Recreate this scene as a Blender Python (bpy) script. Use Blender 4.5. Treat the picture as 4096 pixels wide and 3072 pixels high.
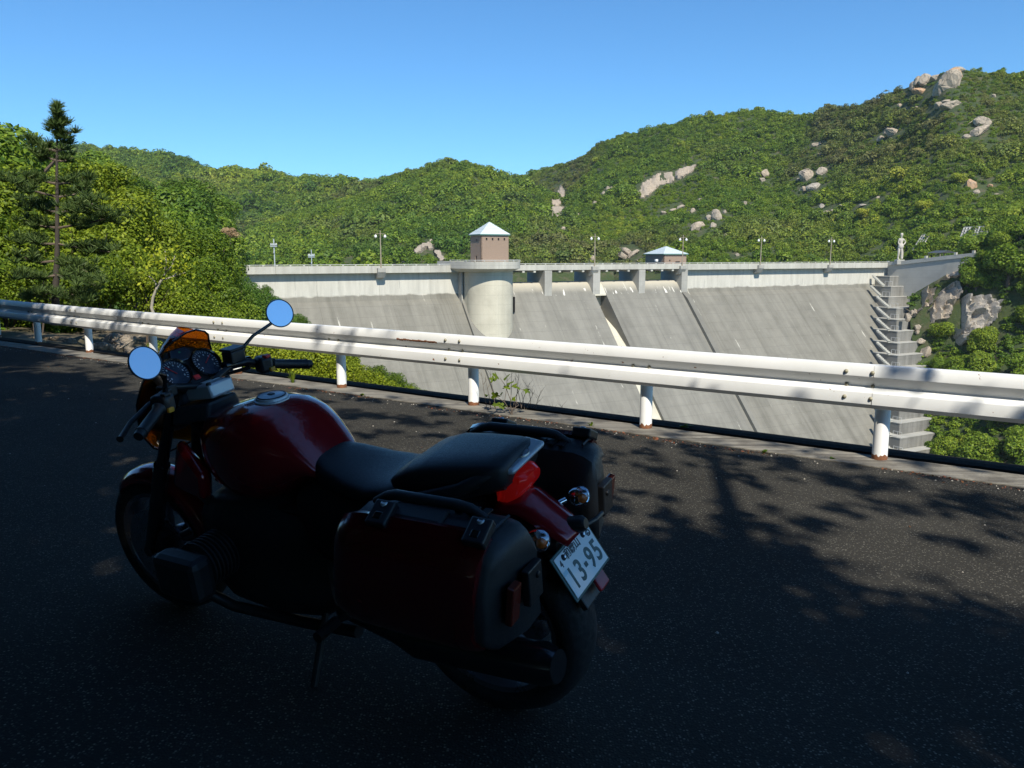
import bpy, bmesh, math, random
import numpy as np
from mathutils import Vector, Matrix, Euler, noise
from mathutils.bvhtree import BVHTree
R = math.radians
scn = bpy.context.scene
for o in list(bpy.data.objects):
    bpy.data.objects.remove(o)
col = scn.collection

# ------------------------------------------------------------------ camera, sky, sun, exposure
FPX, PITCH, EYE = 3150.0, R(9.3), 1.6            # focal length in photo pixels (4096 wide), tilt, eye height above the kerb
cam_d = bpy.data.cameras.new('camera'); cam = bpy.data.objects.new('camera', cam_d); col.objects.link(cam)
cam_d.sensor_width = 36.0; cam_d.lens = 36.0 * FPX / 4096.0
cam_d.clip_start = 0.05; cam_d.clip_end = 9000
cam.location = (0, 0, EYE); cam.rotation_euler = (R(90) - PITCH, 0, 0)
scn.camera = cam
SUN_EL, SUN_AZ = R(48), R(165)                    # azimuth clockwise from +Y
SDIR = Vector((math.sin(SUN_AZ) * math.cos(SUN_EL), math.cos(SUN_AZ) * math.cos(SUN_EL), math.sin(SUN_EL)))
w = bpy.data.worlds.new('World'); scn.world = w; w.use_nodes = True
nt = w.node_tree; nt.nodes.clear()
sky = nt.nodes.new('ShaderNodeTexSky'); sky.sky_type = 'NISHITA'; sky.sun_disc = False
sky.sun_elevation = SUN_EL; sky.sun_rotation = SUN_AZ
sky.altitude = 300; sky.air_density = 1.0; sky.dust_density = 0.0; sky.ozone_density = 4.0
bg = nt.nodes.new('ShaderNodeBackground'); bg.inputs[1].default_value = 0.12
wo = nt.nodes.new('ShaderNodeOutputWorld')
tint = nt.nodes.new('ShaderNodeMix'); tint.data_type = 'RGBA'; tint.blend_type = 'MULTIPLY'; tint.inputs[0].default_value = 1.0
tint.inputs[7].default_value = (.445, .785, .99, 1)     # the camera's colour rendering of a clear sky, the same all over
nt.links.new(sky.outputs[0], tint.inputs[6]); nt.links.new(tint.outputs[2], bg.inputs[0]); nt.links.new(bg.outputs[0], wo.inputs[0])
sl = bpy.data.lights.new('sun', 'SUN'); sl.energy = 4.6; sl.angle = R(0.55); sl.color = (1.0, 0.94, 0.82)
sun = bpy.data.objects.new('sun', sl); col.objects.link(sun)
sun.rotation_euler = (-SDIR).to_track_quat('-Z', 'Y').to_euler(); sun.location = (0, -5, 30)
vs = scn.view_settings; vs.view_transform = 'Standard'; vs.look = 'None'; vs.gamma = 1.0; vs.exposure = 0.45
vs.use_curve_mapping = False
scn.cycles.max_bounces = 8; scn.cycles.transparent_max_bounces = 8

# ------------------------------------------------------------------ where things stand: photo pixel + distance -> metres
def ray(px, py):
    xc = (px - 2048) / FPX; yc = (1536 - py) / FPX
    return Vector((xc, math.cos(PITCH) + yc * math.sin(PITCH), -math.sin(PITCH) + yc * math.cos(PITCH)))
def wp(px, py, Y):
    d = ray(px, py); return Vector((0, 0, EYE)) + d * (Y / d.y)
def on_plane(px, py, p0, n):
    d = ray(px, py); n = Vector(n); e = Vector((0, 0, EYE))
    return e + d * ((Vector(p0) - e).dot(n) / d.dot(n))

# ------------------------------------------------------------------ materials
def lin(c): return tuple((x / 255 / 12.92) if x / 255 <= .04045 else ((x / 255 + .055) / 1.055) ** 2.4 for x in c)
class NT:
    def __init__(s, name):
        s.m = bpy.data.materials.new(name); s.m.use_nodes = True; s.t = s.m.node_tree; s.t.nodes.clear()
        s.out = s.n('ShaderNodeOutputMaterial'); s.b = s.n('ShaderNodeBsdfPrincipled'); s.l(s.b.outputs[0], s.out.inputs[0])
    def n(s, typ, **k):
        x = s.t.nodes.new(typ)
        for a, v in k.items(): setattr(x, a, v)
        return x
    def l(s, a, b): s.t.links.new(a, b)
    def coord(s, scale=(1, 1, 1), out='Object', rot=(0, 0, 0)):
        c = s.n('ShaderNodeTexCoord'); mp = s.n('ShaderNodeMapping'); s.l(c.outputs[out], mp.inputs[0])
        mp.inputs['Scale'].default_value = scale; mp.inputs['Rotation'].default_value = rot
        return mp.outputs[0]
    def noise(s, vec, scale, detail=4, rough=.55):
        x = s.n('ShaderNodeTexNoise'); x.inputs['Scale'].default_value = scale; x.inputs['Detail'].default_value = detail
        x.inputs['Roughness'].default_value = rough
        if vec is not None: s.l(vec, x.inputs['Vector'])
        return x.outputs['Fac']
    def ramp(s, fac, stops, interp='LINEAR'):
        x = s.n('ShaderNodeValToRGB'); e = x.color_ramp.elements; x.color_ramp.interpolation = interp
        while len(e) < len(stops): e.new(0.5)
        for el, (p, c) in zip(e, stops):
            el.position = p; el.color = (c, c, c, 1) if isinstance(c, (int, float)) else (*c, 1)
        s.l(fac, x.inputs[0]); return x.outputs[0]
    def mix(s, fac, a, b, mode='MIX'):
        x = s.n('ShaderNodeMix', data_type='RGBA', blend_type=mode)
        for i, v in ((0, fac), (6, a), (7, b)):
            if hasattr(v, 'is_output'): s.l(v, x.inputs[i])
            elif i == 0: x.inputs[0].default_value = v
            else: x.inputs[i].default_value = (*v, 1)
        return x.outputs[2]
    def math(s, op, a, b=None, clamp=False):
        x = s.n('ShaderNodeMath', operation=op, use_clamp=clamp)
        for i, v in ((0, a), (1, b)):
            if v is None: continue
            if hasattr(v, 'is_output'): s.l(v, x.inputs[i])
            else: x.inputs[i].default_value = v
        return x.outputs[0]
    def bump(s, h, strength=.3, dist=.02):
        x = s.n('ShaderNodeBump'); x.inputs['Strength'].default_value = strength; x.inputs['Distance'].default_value = dist
        s.l(h, x.inputs['Height']); s.l(x.outputs[0], s.b.inputs['Normal'])
    def set(s, **k):
        for a, v in k.items():
            i = s.b.inputs[a.replace('_', ' ')]
            if hasattr(v, 'is_output'): s.l(v, i)
            else: i.default_value = (*v, 1) if isinstance(v, tuple) and len(v) == 3 else v
        return s
MATS = {}
def plain(name, c, rough=.5, metal=0., var=.12, vscale=6., bump=0., coat=0., spec=.5):
    """one colour with a little dirt and grain"""
    if name in MATS: return MATS[name]
    s = NT(name); v = s.coord()
    f = s.noise(v, vscale, 5)
    colr = s.mix(f, tuple(x * (1 - var) for x in c), tuple(min(1, x * (1 + var)) for x in c))
    s.set(Base_Color=colr, Metallic=metal)
    s.b.inputs['Specular IOR Level'].default_value = spec
    s.b.inputs['Coat Weight'].default_value = coat; s.b.inputs['Coat Roughness'].default_value = .03
    s.set(Roughness=s.ramp(s.noise(v, vscale * 3, 3), [(.3, max(.02, rough * .8)), (.7, min(1, rough * 1.2))]))
    if bump: s.bump(s.noise(v, vscale * 12, 4), bump, .004)
    MATS[name] = s.m; return s.m

def leaf_mat(name, stops, trans=.3, vary=.35):
    """foliage: hue from each plant's own tone, each leaf a little lighter or darker"""
    if name in MATS: return MATS[name]
    s = NT(name)
    a = s.n('ShaderNodeAttribute', attribute_type='INSTANCER', attribute_name='tone')
    lv = s.n('ShaderNodeAttribute', attribute_type='GEOMETRY', attribute_name='leafv')
    base = s.ramp(a.outputs['Fac'], stops)
    if name == 'foliage':
        rn_ = s.n('ShaderNodeObjectInfo').outputs['Random']; dr_ = s.n('ShaderNodeAttribute', attribute_type='INSTANCER', attribute_name='dry').outputs['Fac']
        base = s.mix(s.math('MULTIPLY', s.math('ADD', s.math('MULTIPLY', rn_, .7), .3), dr_), base, (.17, .145, .065))
    k = s.math('ADD', s.math('MULTIPLY', lv.outputs['Fac'], vary * 2), 1 - vary)
    hsv = s.n('ShaderNodeHueSaturation'); s.l(base, hsv.inputs['Color']); s.l(k, hsv.inputs['Value'])
    hue = s.math('ADD', s.math('MULTIPLY', lv.outputs['Fac'], -.035), .515); s.l(hue, hsv.inputs['Hue'])
    s.set(Base_Color=hsv.outputs[0], Roughness=.55); s.b.inputs['Specular IOR Level'].default_value = .25
    tr = s.n('ShaderNodeBsdfTranslucent'); s.l(hsv.outputs[0], tr.inputs[0])
    mx = s.n('ShaderNodeMixShader'); mx.inputs[0].default_value = trans
    s.l(s.b.outputs[0], mx.inputs[1]); s.l(tr.outputs[0], mx.inputs[2]); s.l(mx.outputs[0], s.out.inputs[0])
    MATS[name] = s.m; return s.m
GREENS = [(0.0, (.034, .078, .018)), (.3, (.080, .160, .018)), (.55, (.140, .225, .018)), (.78, (.205, .280, .022)), (1.0, (.33, .36, .035))]
M_leaf = leaf_mat('foliage', GREENS)
M_near = leaf_mat('bright_leaves', [(0, (.035, .085, .012)), (.5, (.120, .190, .012)), (1, (.26, .32, .02))], .3, .45)
M_pine = leaf_mat('pine_needles', [(0, (.02, .045, .016)), (.5, (.055, .10, .03)), (1, (.10, .155, .035))], .2)
M_shade = leaf_mat('dense_leaves', [(0, (.02, .045, .012)), (1, (.04, .07, .015))], .04)
M_bark = plain('bark', (.10, .075, .055), .85, var=.5, vscale=14, bump=.6)
M_pbark = plain('pine_bark', (.055, .046, .038), .9, var=.5, vscale=14, bump=.6)
M_palebark = plain('pale_bark', (.36, .33, .27), .8, var=.3, vscale=30, bump=.4)
M_twig = plain('twig', (.13, .10, .075), .8, var=.3, vscale=30)

# ------------------------------------------------------------------ mesh helpers
class MB:
    """collects shapes; build() links them as ONE mesh object"""
    def __init__(s): s.v = []; s.f = []
    def add(s, vs_, fs_):
        o = len(s.v); s.v += [tuple(p) for p in vs_]; s.f += [tuple(i + o for i in f) for f in fs_]; return s
    def box(s, c, d, rot=None):
        c = Vector(c); h = Vector(d) / 2
        p = [Vector((x * h.x, y * h.y, z * h.z)) for x in (-1, 1) for y in (-1, 1) for z in (-1, 1)]
        if rot is not None: p = [rot @ q for q in p]
        return s.add([c + q for q in p], [(0, 1, 3, 2), (4, 6, 7, 5), (0, 4, 5, 1), (2, 3, 7, 6), (0, 2, 6, 4), (1, 5, 7, 3)])
    def hexa(s, p):
        """8 corners: bottom ring 0-3, top ring 4-7"""
        return s.add(p, [(3, 2, 1, 0), (4, 5, 6, 7), (0, 1, 5, 4), (1, 2, 6, 5), (2, 3, 7, 6), (3, 0, 4, 7)])
    def tube(s, pts, r, n=10, caps=True):
        pts = [Vector(p) for p in pts]; m = len(pts)
        rr = r if isinstance(r, (list, tuple)) else [r] * m
        up = None; rings = []
        for i, p in enumerate(pts):
            t = ((pts[min(i + 1, m - 1)] - p).normalized() + (p - pts[max(i - 1, 0)]).normalized())
            t = t.normalized() if t.length > 1e-9 else Vector((0, 0, 1))
            if up is None: up = t.orthogonal().normalized()
            up = (up - t * up.dot(t)); up = up.normalized() if up.length > 1e-6 else t.orthogonal().normalized()
            b = t.cross(up)
            rings.append([p + (up * math.cos(2 * math.pi * k / n) + b * math.sin(2 * math.pi * k / n)) * rr[i] for k in range(n)])
        return s.loft(rings, caps)
    def loft(s, rings, caps=True, closed=True):
        n = len(rings[0]); v = [p for r in rings for p in r]; f = []
        for i in range(len(rings) - 1):
            for k in range(n if closed else n - 1):
                a, b = i * n + k, i * n + (k + 1) % n
                f.append((a, b, b + n, a + n))
        if caps and closed:
            f.append(tuple(range(n - 1, -1, -1))); f.append(tuple((len(rings) - 1) * n + k for k in range(n)))
        return s.add(v, f)
    def lathe(s, prof, c=(0, 0, 0), axis='y', n=32, closed=False):
        """profile (radius, along)"""
        rings = []
        for k in range(n):
            a = 2 * math.pi * k / n; ca, sa = math.cos(a), math.sin(a)
            if axis == 'y': rings.append([(c[0] + r * ca, c[1] + h, c[2] + r * sa) for r, h in prof])
            elif axis == 'z': rings.append([(c[0] + r * ca, c[1] + r * sa, c[2] + h) for r, h in prof])
            else: rings.append([(c[0] + h, c[1] + r * ca, c[2] + r * sa) for r, h in prof])
        m = len(prof); v = [p for r in rings for p in r]; f = []
        for k in range(n):
            for i in range(m if closed else m - 1):
                a, b = k * m + i, k * m + (i + 1) % m; k2 = (k + 1) % n
                f.append((a, b, k2 * m + (i + 1) % m, k2 * m + i))
        return s.add(v, f)
    def prism(s, poly, y0, y1, f=lambda a, b, y: (a, y, b)):
        """polygon (a, b) swept from y0 to y1"""
        n = len(poly); v = [f(a, b, y0) for a, b in poly] + [f(a, b, y1) for a, b in poly]
        return s.add(v, [tuple(range(n - 1, -1, -1)), tuple(range(n, 2 * n))] + [(i, (i + 1) % n, n + (i + 1) % n, n + i) for i in range(n)])
    def mesh(s, name, smooth=None):
        me = bpy.data.meshes.new(name); me.from_pydata(s.v, [], s.f)
        bm = bmesh.new(); bm.from_mesh(me); bmesh.ops.recalc_face_normals(bm, faces=bm.faces); bm.to_mesh(me); bm.free()
        if smooth is not None:
            me.polygons.foreach_set('use_smooth', [True] * len(me.polygons))
            if smooth < 180: me.set_sharp_from_angle(angle=R(smooth))
        return me
    def build(s, name, mat, parent=None, smooth=None, bevel=0, subsurf=0):
        o = link(name, s.mesh(name, smooth), mat, parent)
        if bevel:
            b = o.modifiers.new('bevel', 'BEVEL'); b.width = bevel; b.segments = 2; b.limit_method = 'ANGLE'; b.angle_limit = R(40)
        if subsurf:
            b = o.modifiers.new('smooth', 'SUBSURF'); b.levels = subsurf; b.render_levels = subsurf
        return o
def link(name, me, mat=None, parent=None):
    o = bpy.data.objects.new(name, me); col.objects.link(o)
    if mat is not None and not len(me.materials): me.materials.append(mat)
    if parent is not None: o.parent = parent
    return o
def tag(o, label=None, cat=None, group=None, kind=None):
    if label: o['label'] = label
    if cat: o['category'] = cat
    if group: o['group'] = group
    if kind: o['kind'] = kind
    return o
def empty(name, loc=(0, 0, 0), **k):
    o = bpy.data.objects.new(name, None); col.objects.link(o); o.location = loc; o.empty_display_size = .2
    return tag(o, **k)
def copy_tree(o, parent=None):
    c = o.copy(); col.objects.link(c); c.parent = parent
    for ch in o.children: copy_tree(ch, c)
    return c
def np_mesh(name, V, Q, attr=None):
    """quads from numpy arrays (n,4,3) -> mesh; attr = one value per quad, stored per corner point"""
    me = bpy.data.meshes.new(name); n = len(V)
    me.vertices.add(len(V)); me.vertices.foreach_set('co', V.astype(np.float32).ravel())
    m = len(Q); k = Q.shape[1]
    me.loops.add(m * k); me.loops.foreach_set('vertex_index', Q.astype(np.int32).ravel())
    me.polygons.add(m); me.polygons.foreach_set('loop_start', np.arange(0, m * k, k, dtype=np.int32))
    me.update(calc_edges=True)
    if attr is not None:
        a = me.attributes.new('leafv', 'FLOAT', 'POINT'); a.data.foreach_set('value', attr.astype(np.float32))
    return me
def fbm(p, s=1., oct=4): return noise.fractal(Vector(p) * s, .9, 2.0, oct)

def leaf_quads(rng, C, Nrm, size, jitter=.7, aspect=.6):
    """leaf-shaped quads (diamond) at C, facing roughly Nrm"""
    n = len(C); Nn = Nrm + rng.normal(0, jitter, (n, 3)); Nn /= np.linalg.norm(Nn, axis=1, keepdims=True) + 1e-9
    A = np.cross(Nn, rng.normal(0, 1, (n, 3))); A /= np.linalg.norm(A, axis=1, keepdims=True) + 1e-9
    B = np.cross(Nn, A); s = (size * rng.uniform(.6, 1.35, n))[:, None]
    droop = Nn * s * .12
    V = np.stack([C - A * s * .55, C + B * s * aspect * .5 - droop * .2, C + A * s * .55 - droop, C - B * s * aspect * .5 - droop * .2], 1).reshape(-1, 3)
    Q = np.arange(n * 4).reshape(-1, 4)
    return V, Q, np.repeat(rng.uniform(0, 1, n), 4)
def crown_mesh(name, seed, n, lobes=8, rad=(1, 1, .8), leaf=.15, flat=0., inner=.35):
    """a lobed crown of separate leaves: sub-crowns on a dome, leaves mostly near each sub-crown's skin"""
    rng = np.random.default_rng(seed)
    L = []
    for i in range(lobes):
        a = rng.uniform(0, 6.283); e = rng.uniform(-.35, 1.0); rr = rng.uniform(.35, .72)
        L.append((np.array([math.cos(a) * rr * math.sqrt(max(0, 1 - e * e * .8)), math.sin(a) * rr * math.sqrt(max(0, 1 - e * e * .8)), e * .62]), rng.uniform(.28, .5)))
    L.append((np.zeros(3), .55))
    wts = np.array([r ** 2 for _, r in L]); wts /= wts.sum()
    pick = rng.choice(len(L), n, p=wts)
    ctr = np.array([l[0] for l in L])[pick]; rr = np.array([l[1] for l in L])[pick]
    d = rng.normal(0, 1, (n, 3)); d[:, 2] += flat; d /= np.linalg.norm(d, axis=1, keepdims=True)
    rad_ = rr * (1 - inner * rng.uniform(0, 1, n) ** 2)
    C = (ctr + d * rad_[:, None]) * np.array(rad)
    N_ = d * 1.0 + np.array([0, -.12, .4])
    return np_mesh(name, *leaf_quads(rng, C, N_, leaf, .5))

def patch(rows, nu, nv, name, mat, amp=0., nscale=.02, seed=0, kind='structure', ridge=0.):
    """smooth terrain sheet through a net of control points (list of rows of Vectors)"""
    P = np.array([[list(p) for p in r] for r in rows], float)
    def cr(P, t):
        n = P.shape[0]; x = t * (n - 1); i = min(int(x), n - 2); f = x - i
        p0, p1, p2, p3 = P[max(i - 1, 0)], P[i], P[i + 1], P[min(i + 2, n - 1)]
        return .5 * (2 * p1 + (p2 - p0) * f + (2 * p0 - 5 * p1 + 4 * p2 - p3) * f * f + (3 * p1 - p0 - 3 * p2 + p3) * f ** 3)
    v = []
    for j in range(nv + 1):
        row = cr(P, j / nv)
        for i in range(nu + 1):
            p = cr(row, i / nu)
            if amp:
                q = Vector(p) * nscale + Vector((seed * 7.3, 0, 0))
                p = p + np.array([0, 0, 1]) * amp * noise.fractal(q, .9, 2., 5)
                if ridge: p = p - np.array([0, .5, 1]) * ridge * (abs(noise.noise(Vector((q.x * 2.2, q.y * .5, seed * 3.1)))) - .3) * min(1., max(0., (1 - abs(2 * j / nv - 1)) * 2.2))
            v.append(tuple(p))
    n1 = nu + 1
    f = [(j * n1 + i, j * n1 + i + 1, (j + 1) * n1 + i + 1, (j + 1) * n1 + i) for j in range(nv) for i in range(nu)]
    me = bpy.data.meshes.new(name); me.from_pydata(v, [], f); me.update()
    me.polygons.foreach_set('use_smooth', [True] * len(me.polygons))
    o = link(name, me, mat); tag(o, kind=kind); return o
def surf_points(o, spacing, rng, keep=None):
    """random points on a sheet, about one per spacing^2"""
    me = o.data; n = len(me.vertices); co = np.empty(n * 3); me.vertices.foreach_get('co', co); co = co.reshape(-1, 3)
    Q = np.array([list(p.vertices) for p in me.polygons])
    A, B, C_, D_ = (co[Q[:, k]] for k in range(4))
    ar = np.linalg.norm(np.cross(C_ - A, D_ - B), axis=1) / 2
    N = int(ar.sum() / spacing ** 2)
    pick = rng.choice(len(Q), N, p=ar / ar.sum()); u = rng.uniform(0, 1, (N, 1)); v = rng.uniform(0, 1, (N, 1))
    p = (A[pick] * (1 - u) + B[pick] * u) * (1 - v) + (D_[pick] * (1 - u) + C_[pick] * u) * v
    if keep is not None: p = p[[keep(q) for q in p]]
    return p
def scatter(name, pts, scales, tones, sources, rng, tilt=.15, dry=None):
    """ONE stuff object: a point cloud that draws copies of the source shapes"""
    me = bpy.data.meshes.new(name); me.vertices.add(len(pts)); me.vertices.foreach_set('co', np.asarray(pts, np.float32).ravel())
    for nm, arr, ty in (('sc', scales, 'FLOAT'), ('tone', tones, 'FLOAT'), ('dry', np.zeros(len(pts)) if dry is None else dry, 'FLOAT'), ('pick', rng.integers(0, len(sources), len(pts)), 'INT')):
        a = me.attributes.new(nm, ty, 'POINT'); a.data.foreach_set('value', np.asarray(arr, np.int32 if ty == 'INT' else np.float32))
    a = me.attributes.new('rot', 'FLOAT_VECTOR', 'POINT')
    rot = np.stack([rng.normal(0, tilt, len(pts)), rng.normal(0, tilt, len(pts)), rng.uniform(0, 6.283, len(pts))], 1)
    a.data.foreach_set('vector', rot.astype(np.float32).ravel())
    o = link(name, me)
    sc = bpy.data.collections.new(name + '_sources')
    for s_ in sources: sc.objects.link(s_)
    g = bpy.data.node_groups.new(name + '_scatter', 'GeometryNodeTree')
    g.interface.new_socket('Geometry', in_out='INPUT', socket_type='NodeSocketGeometry')
    g.interface.new_socket('Geometry', in_out='OUTPUT', socket_type='NodeSocketGeometry')
    gi = g.nodes.new('NodeGroupInput'); go = g.nodes.new('NodeGroupOutput'); ip = g.nodes.new('GeometryNodeInstanceOnPoints')
    ci = g.nodes.new('GeometryNodeCollectionInfo'); ci.inputs['Collection'].default_value = sc
    ci.inputs['Separate Children'].default_value = True; ci.inputs['Reset Children'].default_value = True
    def at(nm, ty):
        x = g.nodes.new('GeometryNodeInputNamedAttribute'); x.data_type = ty; x.inputs[0].default_value = nm; return x.outputs[0]
    L = g.links.new
    L(gi.outputs[0], ip.inputs['Points']); L(ci.outputs[0], ip.inputs['Instance'])
    ip.inputs['Pick Instance'].default_value = True
    L(at('pick', 'INT'), ip.inputs['Instance Index']); L(at('sc', 'FLOAT'), ip.inputs['Scale'])
    L(at('rot', 'FLOAT_VECTOR'), ip.inputs['Rotation']); L(ip.outputs[0], go.inputs[0])
    md = o.modifiers.new('scatter', 'NODES'); md.node_group = g
    tag(o, kind='stuff'); return o
def source(name, me, mat):
    if not len(me.materials): me.materials.append(mat)
    return bpy.data.objects.new(name, me)

def rock_mesh(name, seed, npts=26, rough=.06, box=.6):
    """angular weathered boulder: hull of scattered points, worn edges, fractured faces"""
    rng = random.Random(seed); bm = bmesh.new()
    for i in range(npts):
        d = Vector((rng.gauss(0, 1), rng.gauss(0, 1), rng.gauss(0, 1))).normalized()
        m = max(abs(d.x), abs(d.y), abs(d.z)); k = (1 - box) + box / m * .82
        bm.verts.new(d * k * rng.uniform(.85, 1.08))
    h = bmesh.ops.convex_hull(bm, input=bm.verts)
    bmesh.ops.delete(bm, geom=list({g for g in list(h['geom_interior']) + list(h['geom_unused']) if isinstance(g, bmesh.types.BMVert)}), context='VERTS')
    bmesh.ops.bevel(bm, geom=bm.edges[:], offset=.07, segments=1, affect='EDGES')
    bmesh.ops.triangulate(bm, faces=bm.faces[:])
    bmesh.ops.subdivide_edges(bm, edges=bm.edges[:], cuts=1, use_grid_fill=True)
    bmesh.ops.triangulate(bm, faces=bm.faces[:])
    for v in bm.verts:
        n_ = v.co.normalized(); v.co += n_ * (rough * 1.3 * noise.fractal(v.co * 2.1 + Vector((seed, 0, 0)), .8, 2, 4))
        c = abs(noise.noise(v.co * 1.7 + Vector((0, seed, 3))))
        if c < .06: v.co -= n_ * rough * 1.4 * (1 - c / .06)
    me = bpy.data.meshes.new(name); bm.to_mesh(me); bm.free()
    return me

# ------------------------------------------------------------------ frames of reference: the road edge and the dam
R0 = Vector((1.24, 7.15, 0)); RD = Vector((.825, -.565, 0)).normalized(); RN = Vector((-RD.y, RD.x, 0)) * -1
if RN.y > 0: RN = -RN                                            # RN points from the guard rail towards the camera
GR = .044                                                        # the road climbs gently away from the rail
RAIL_ROT = math.atan2(RD.y, RD.x)
def RW(a, b, z=0): return R0 + RD * a + RN * b + Vector((0, 0, z))
def road_z(b): return GR * max(0., b)
DO = wp(1515, 1065, 120); DO.z = 0
DD = Vector((.891, .454, 0)).normalized(); DN = Vector((DD.y, -DD.x, 0))
DAM_ROT = math.atan2(DD.y, DD.x)
def DW(s, t, z): return DO + DD * s + DN * t + Vector((0, 0, z))

# ------------------------------------------------------------------ setting: road, kerb strip, verge, terrain
s = NT('asphalt'); v = s.coord()
vo = s.n('ShaderNodeTexVoronoi'); vo.inputs['Scale'].default_value = 105; s.l(v, vo.inputs['Vector'])
sepc = s.n('ShaderNodeSeparateColor'); s.l(vo.outputs['Color'], sepc.inputs[0])
base = s.mix(s.ramp(s.noise(v, .7, 5), [(.3, 0.), (.75, 1.)]), (.027, .0258, .023), (.050, .047, .041))
speck = s.ramp(sepc.outputs[0], [(.0, 0.), (.45, .0), (.75, .30), (.96, 1.)])
edge = s.ramp(vo.outputs['Distance'], [(.25, 1.), (.5, 0.)])
cc = s.mix(s.math('MULTIPLY', speck, edge), base, (.20, .188, .155))
s.set(Base_Color=cc, Roughness=.9); s.b.inputs['Specular IOR Level'].default_value = .06
s.bump(s.math('ADD', s.math('MULTIPLY', vo.outputs['Distance'], -.6), s.noise(v, 160, 3)), .8, .006)
M_asphalt = s.m
s = NT('kerb_concrete'); v = s.coord(rot=(0, 0, -RAIL_ROT)); vs_ = s.coord((.6, 14, 1), rot=(0, 0, -RAIL_ROT))
cc = s.mix(s.ramp(s.noise(vs_, 1.2, 6), [(.35, 0.), (.7, 1.)]), (.10, .09, .072), (.30, .275, .225))
cc = s.mix(s.ramp(s.noise(v, 3.5, 6, .65), [(.48, 0.), (.62, .75)]), cc, (.075, .065, .05))
s.set(Base_Color=cc, Roughness=.9); s.bump(s.noise(v, 60, 5), .5, .008); M_kerb = s.m
M_edge = plain('tar', (.016, .015, .014), .95, var=.5, vscale=9, bump=.6, spec=.1)  # near-black colour of the strip along the road edge
s = NT('soil'); v = s.coord()
cc = s.mix(s.ramp(s.noise(v, .9, 6), [(.35, 0.), (.65, 1.)]), (.06, .055, .025), (.16, .125, .08))
s.set(Base_Color=cc, Roughness=.95); s.bump(s.noise(v, 8, 6), .6, .05); M_soil = s.m
s = NT('undergrowth_soil'); v = s.coord()
cc = s.mix(s.ramp(s.noise(v, .12, 6), [(.3, 0.), (.7, 1.)]), (.026, .046, .011), (.050, .070, .018))  # greens set dark so the gaps between bushes look like shadow
cc = s.mix(s.ramp(s.noise(v, .35, 6, .65), [(.5, 0.), (.66, .8)]), cc, (.095, .080, .045))
s.set(Base_Color=cc, Roughness=.95); s.bump(s.noise(v, 1.5, 6), .8, .3); M_hill = s.m
s = NT('dry_earth'); v = s.coord()
cc = s.mix(s.ramp(s.noise(v, 1.4, 6, .7), [(.35, 0.), (.65, 1.)]), (.20, .13, .07), (.42, .31, .19))
s.set(Base_Color=cc, Roughness=.95); s.bump(s.noise(v, 14, 6), .8, .03); M_earth = s.m

def ribbon(name, mat, b_list, a0, a1, step=.5, zf=road_z, skirt=0):
    """a strip along the road edge: cross-section b_list swept along the rail line"""
    n = int((a1 - a0) / step); m = MB()
    rows = [[tuple(RW(a0 + (a1 - a0) * i / n, b, zf(b))) for b in b_list] for i in range(n + 1)]
    m.loft(rows, caps=False, closed=False)
    return tag(m.build(name, mat), kind='structure')
ribbon('road', M_asphalt, [.26, .6, 1, 2, 4, 8, 10.5], -70, 45)
ribbon('kerb_strip', M_kerb, [-.10, -.095, .27, .275], -70, 45, zf=lambda b: {-.10: -.3, .275: -.05}.get(b, .018 + .004 * b))
ribbon('road_edge', M_edge, [-.42, -.40, -.22, -.13, -.105], -70, 45, zf=lambda b: {-.42: -.9, -.40: .02, -.22: .036, -.13: .03, -.105: -.2}.get(b, 0))
g_ = MB(); g_.add([(-1600, -1450, -47), (1600, -1450, -47), (1600, 1750, -47), (-1600, 1750, -47)], [(0, 1, 2, 3)])
tag(g_.build('ground', M_hill), kind='structure')

# near bank below and beyond the rail (a along the rail, b away from the camera)
def slope_z(a, off):
    q = max(0., a + 13 + off * .5)
    return -.08 - q ** 1.3 * .2 * (1 - math.exp(-off / 2)) - .012 * off * off
rows = [[RW(a, -off, slope_z(a, off)) for a in [-70, -55] + list(range(-44, 47, 3))] for off in (.36, .8, 1.6, 3, 5, 8, 12, 16, 20, 28)]
bank = patch(rows, 160, 40, 'near_slope', M_soil, .18, .5, 2)
# unseen bank added behind the camera to block the rear sky
rows = [[RW(a, b, z + (0 if k else 0)) for a in (-60, -40, -20, -5, 6, 12)] for k, (b, z) in enumerate(((10.4, .3), (12, 3.), (15, 8), (22, 17), (34, 25), (50, 28)))]
bank_back = patch(rows, 40, 24, 'cut_bank', M_soil, .8, .3, 5)

# ------------------------------------------------------------------ setting: hills round the dam
def hill(name, crest, y0, Y0, nu, nv, amp, seed, below=(1400, .55), ridge=3., prof=1.0):
    """crest = [(px, py, metres)], base line at photo row y0 and distance Y0(px); the sheet goes on behind the crest and below the base"""
    rows = []
    crest = [(x, y + 14, Y) for x, y, Y in crest]
    back = [wp(x, y, Y) + Vector((0, 70, -45)) for x, y, Y in crest]
    rows.append(back)
    rows.append([wp(x, y, Y) + Vector((0, 14, -3)) for x, y, Y in crest])
    for k in (0., .2, .45, .72, 1.):
        r_ = []
        for x, y, Y in crest:
            yb = y0(x); Yb = Y0(x); kk = k ** prof
            r_.append(wp(x, y + (yb - y) * k, Y + (Yb - Y) * kk))
        rows.append(r_)
    rows.append([wp(x, y0(x), Y0(x)) + Vector((0, -25, -18)) for x, y, Y in crest])
    rows.append([wp(x, y0(x), Y0(x)) + Vector((0, -40, -46)) for x, y, Y in crest])
    return patch(rows, nu, nv, name, M_hill, amp, .012, seed, ridge=ridge)
itp = lambda pts: (lambda x: float(np.interp(x, [p[0] for p in pts], [p[1] for p in pts])))
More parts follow.
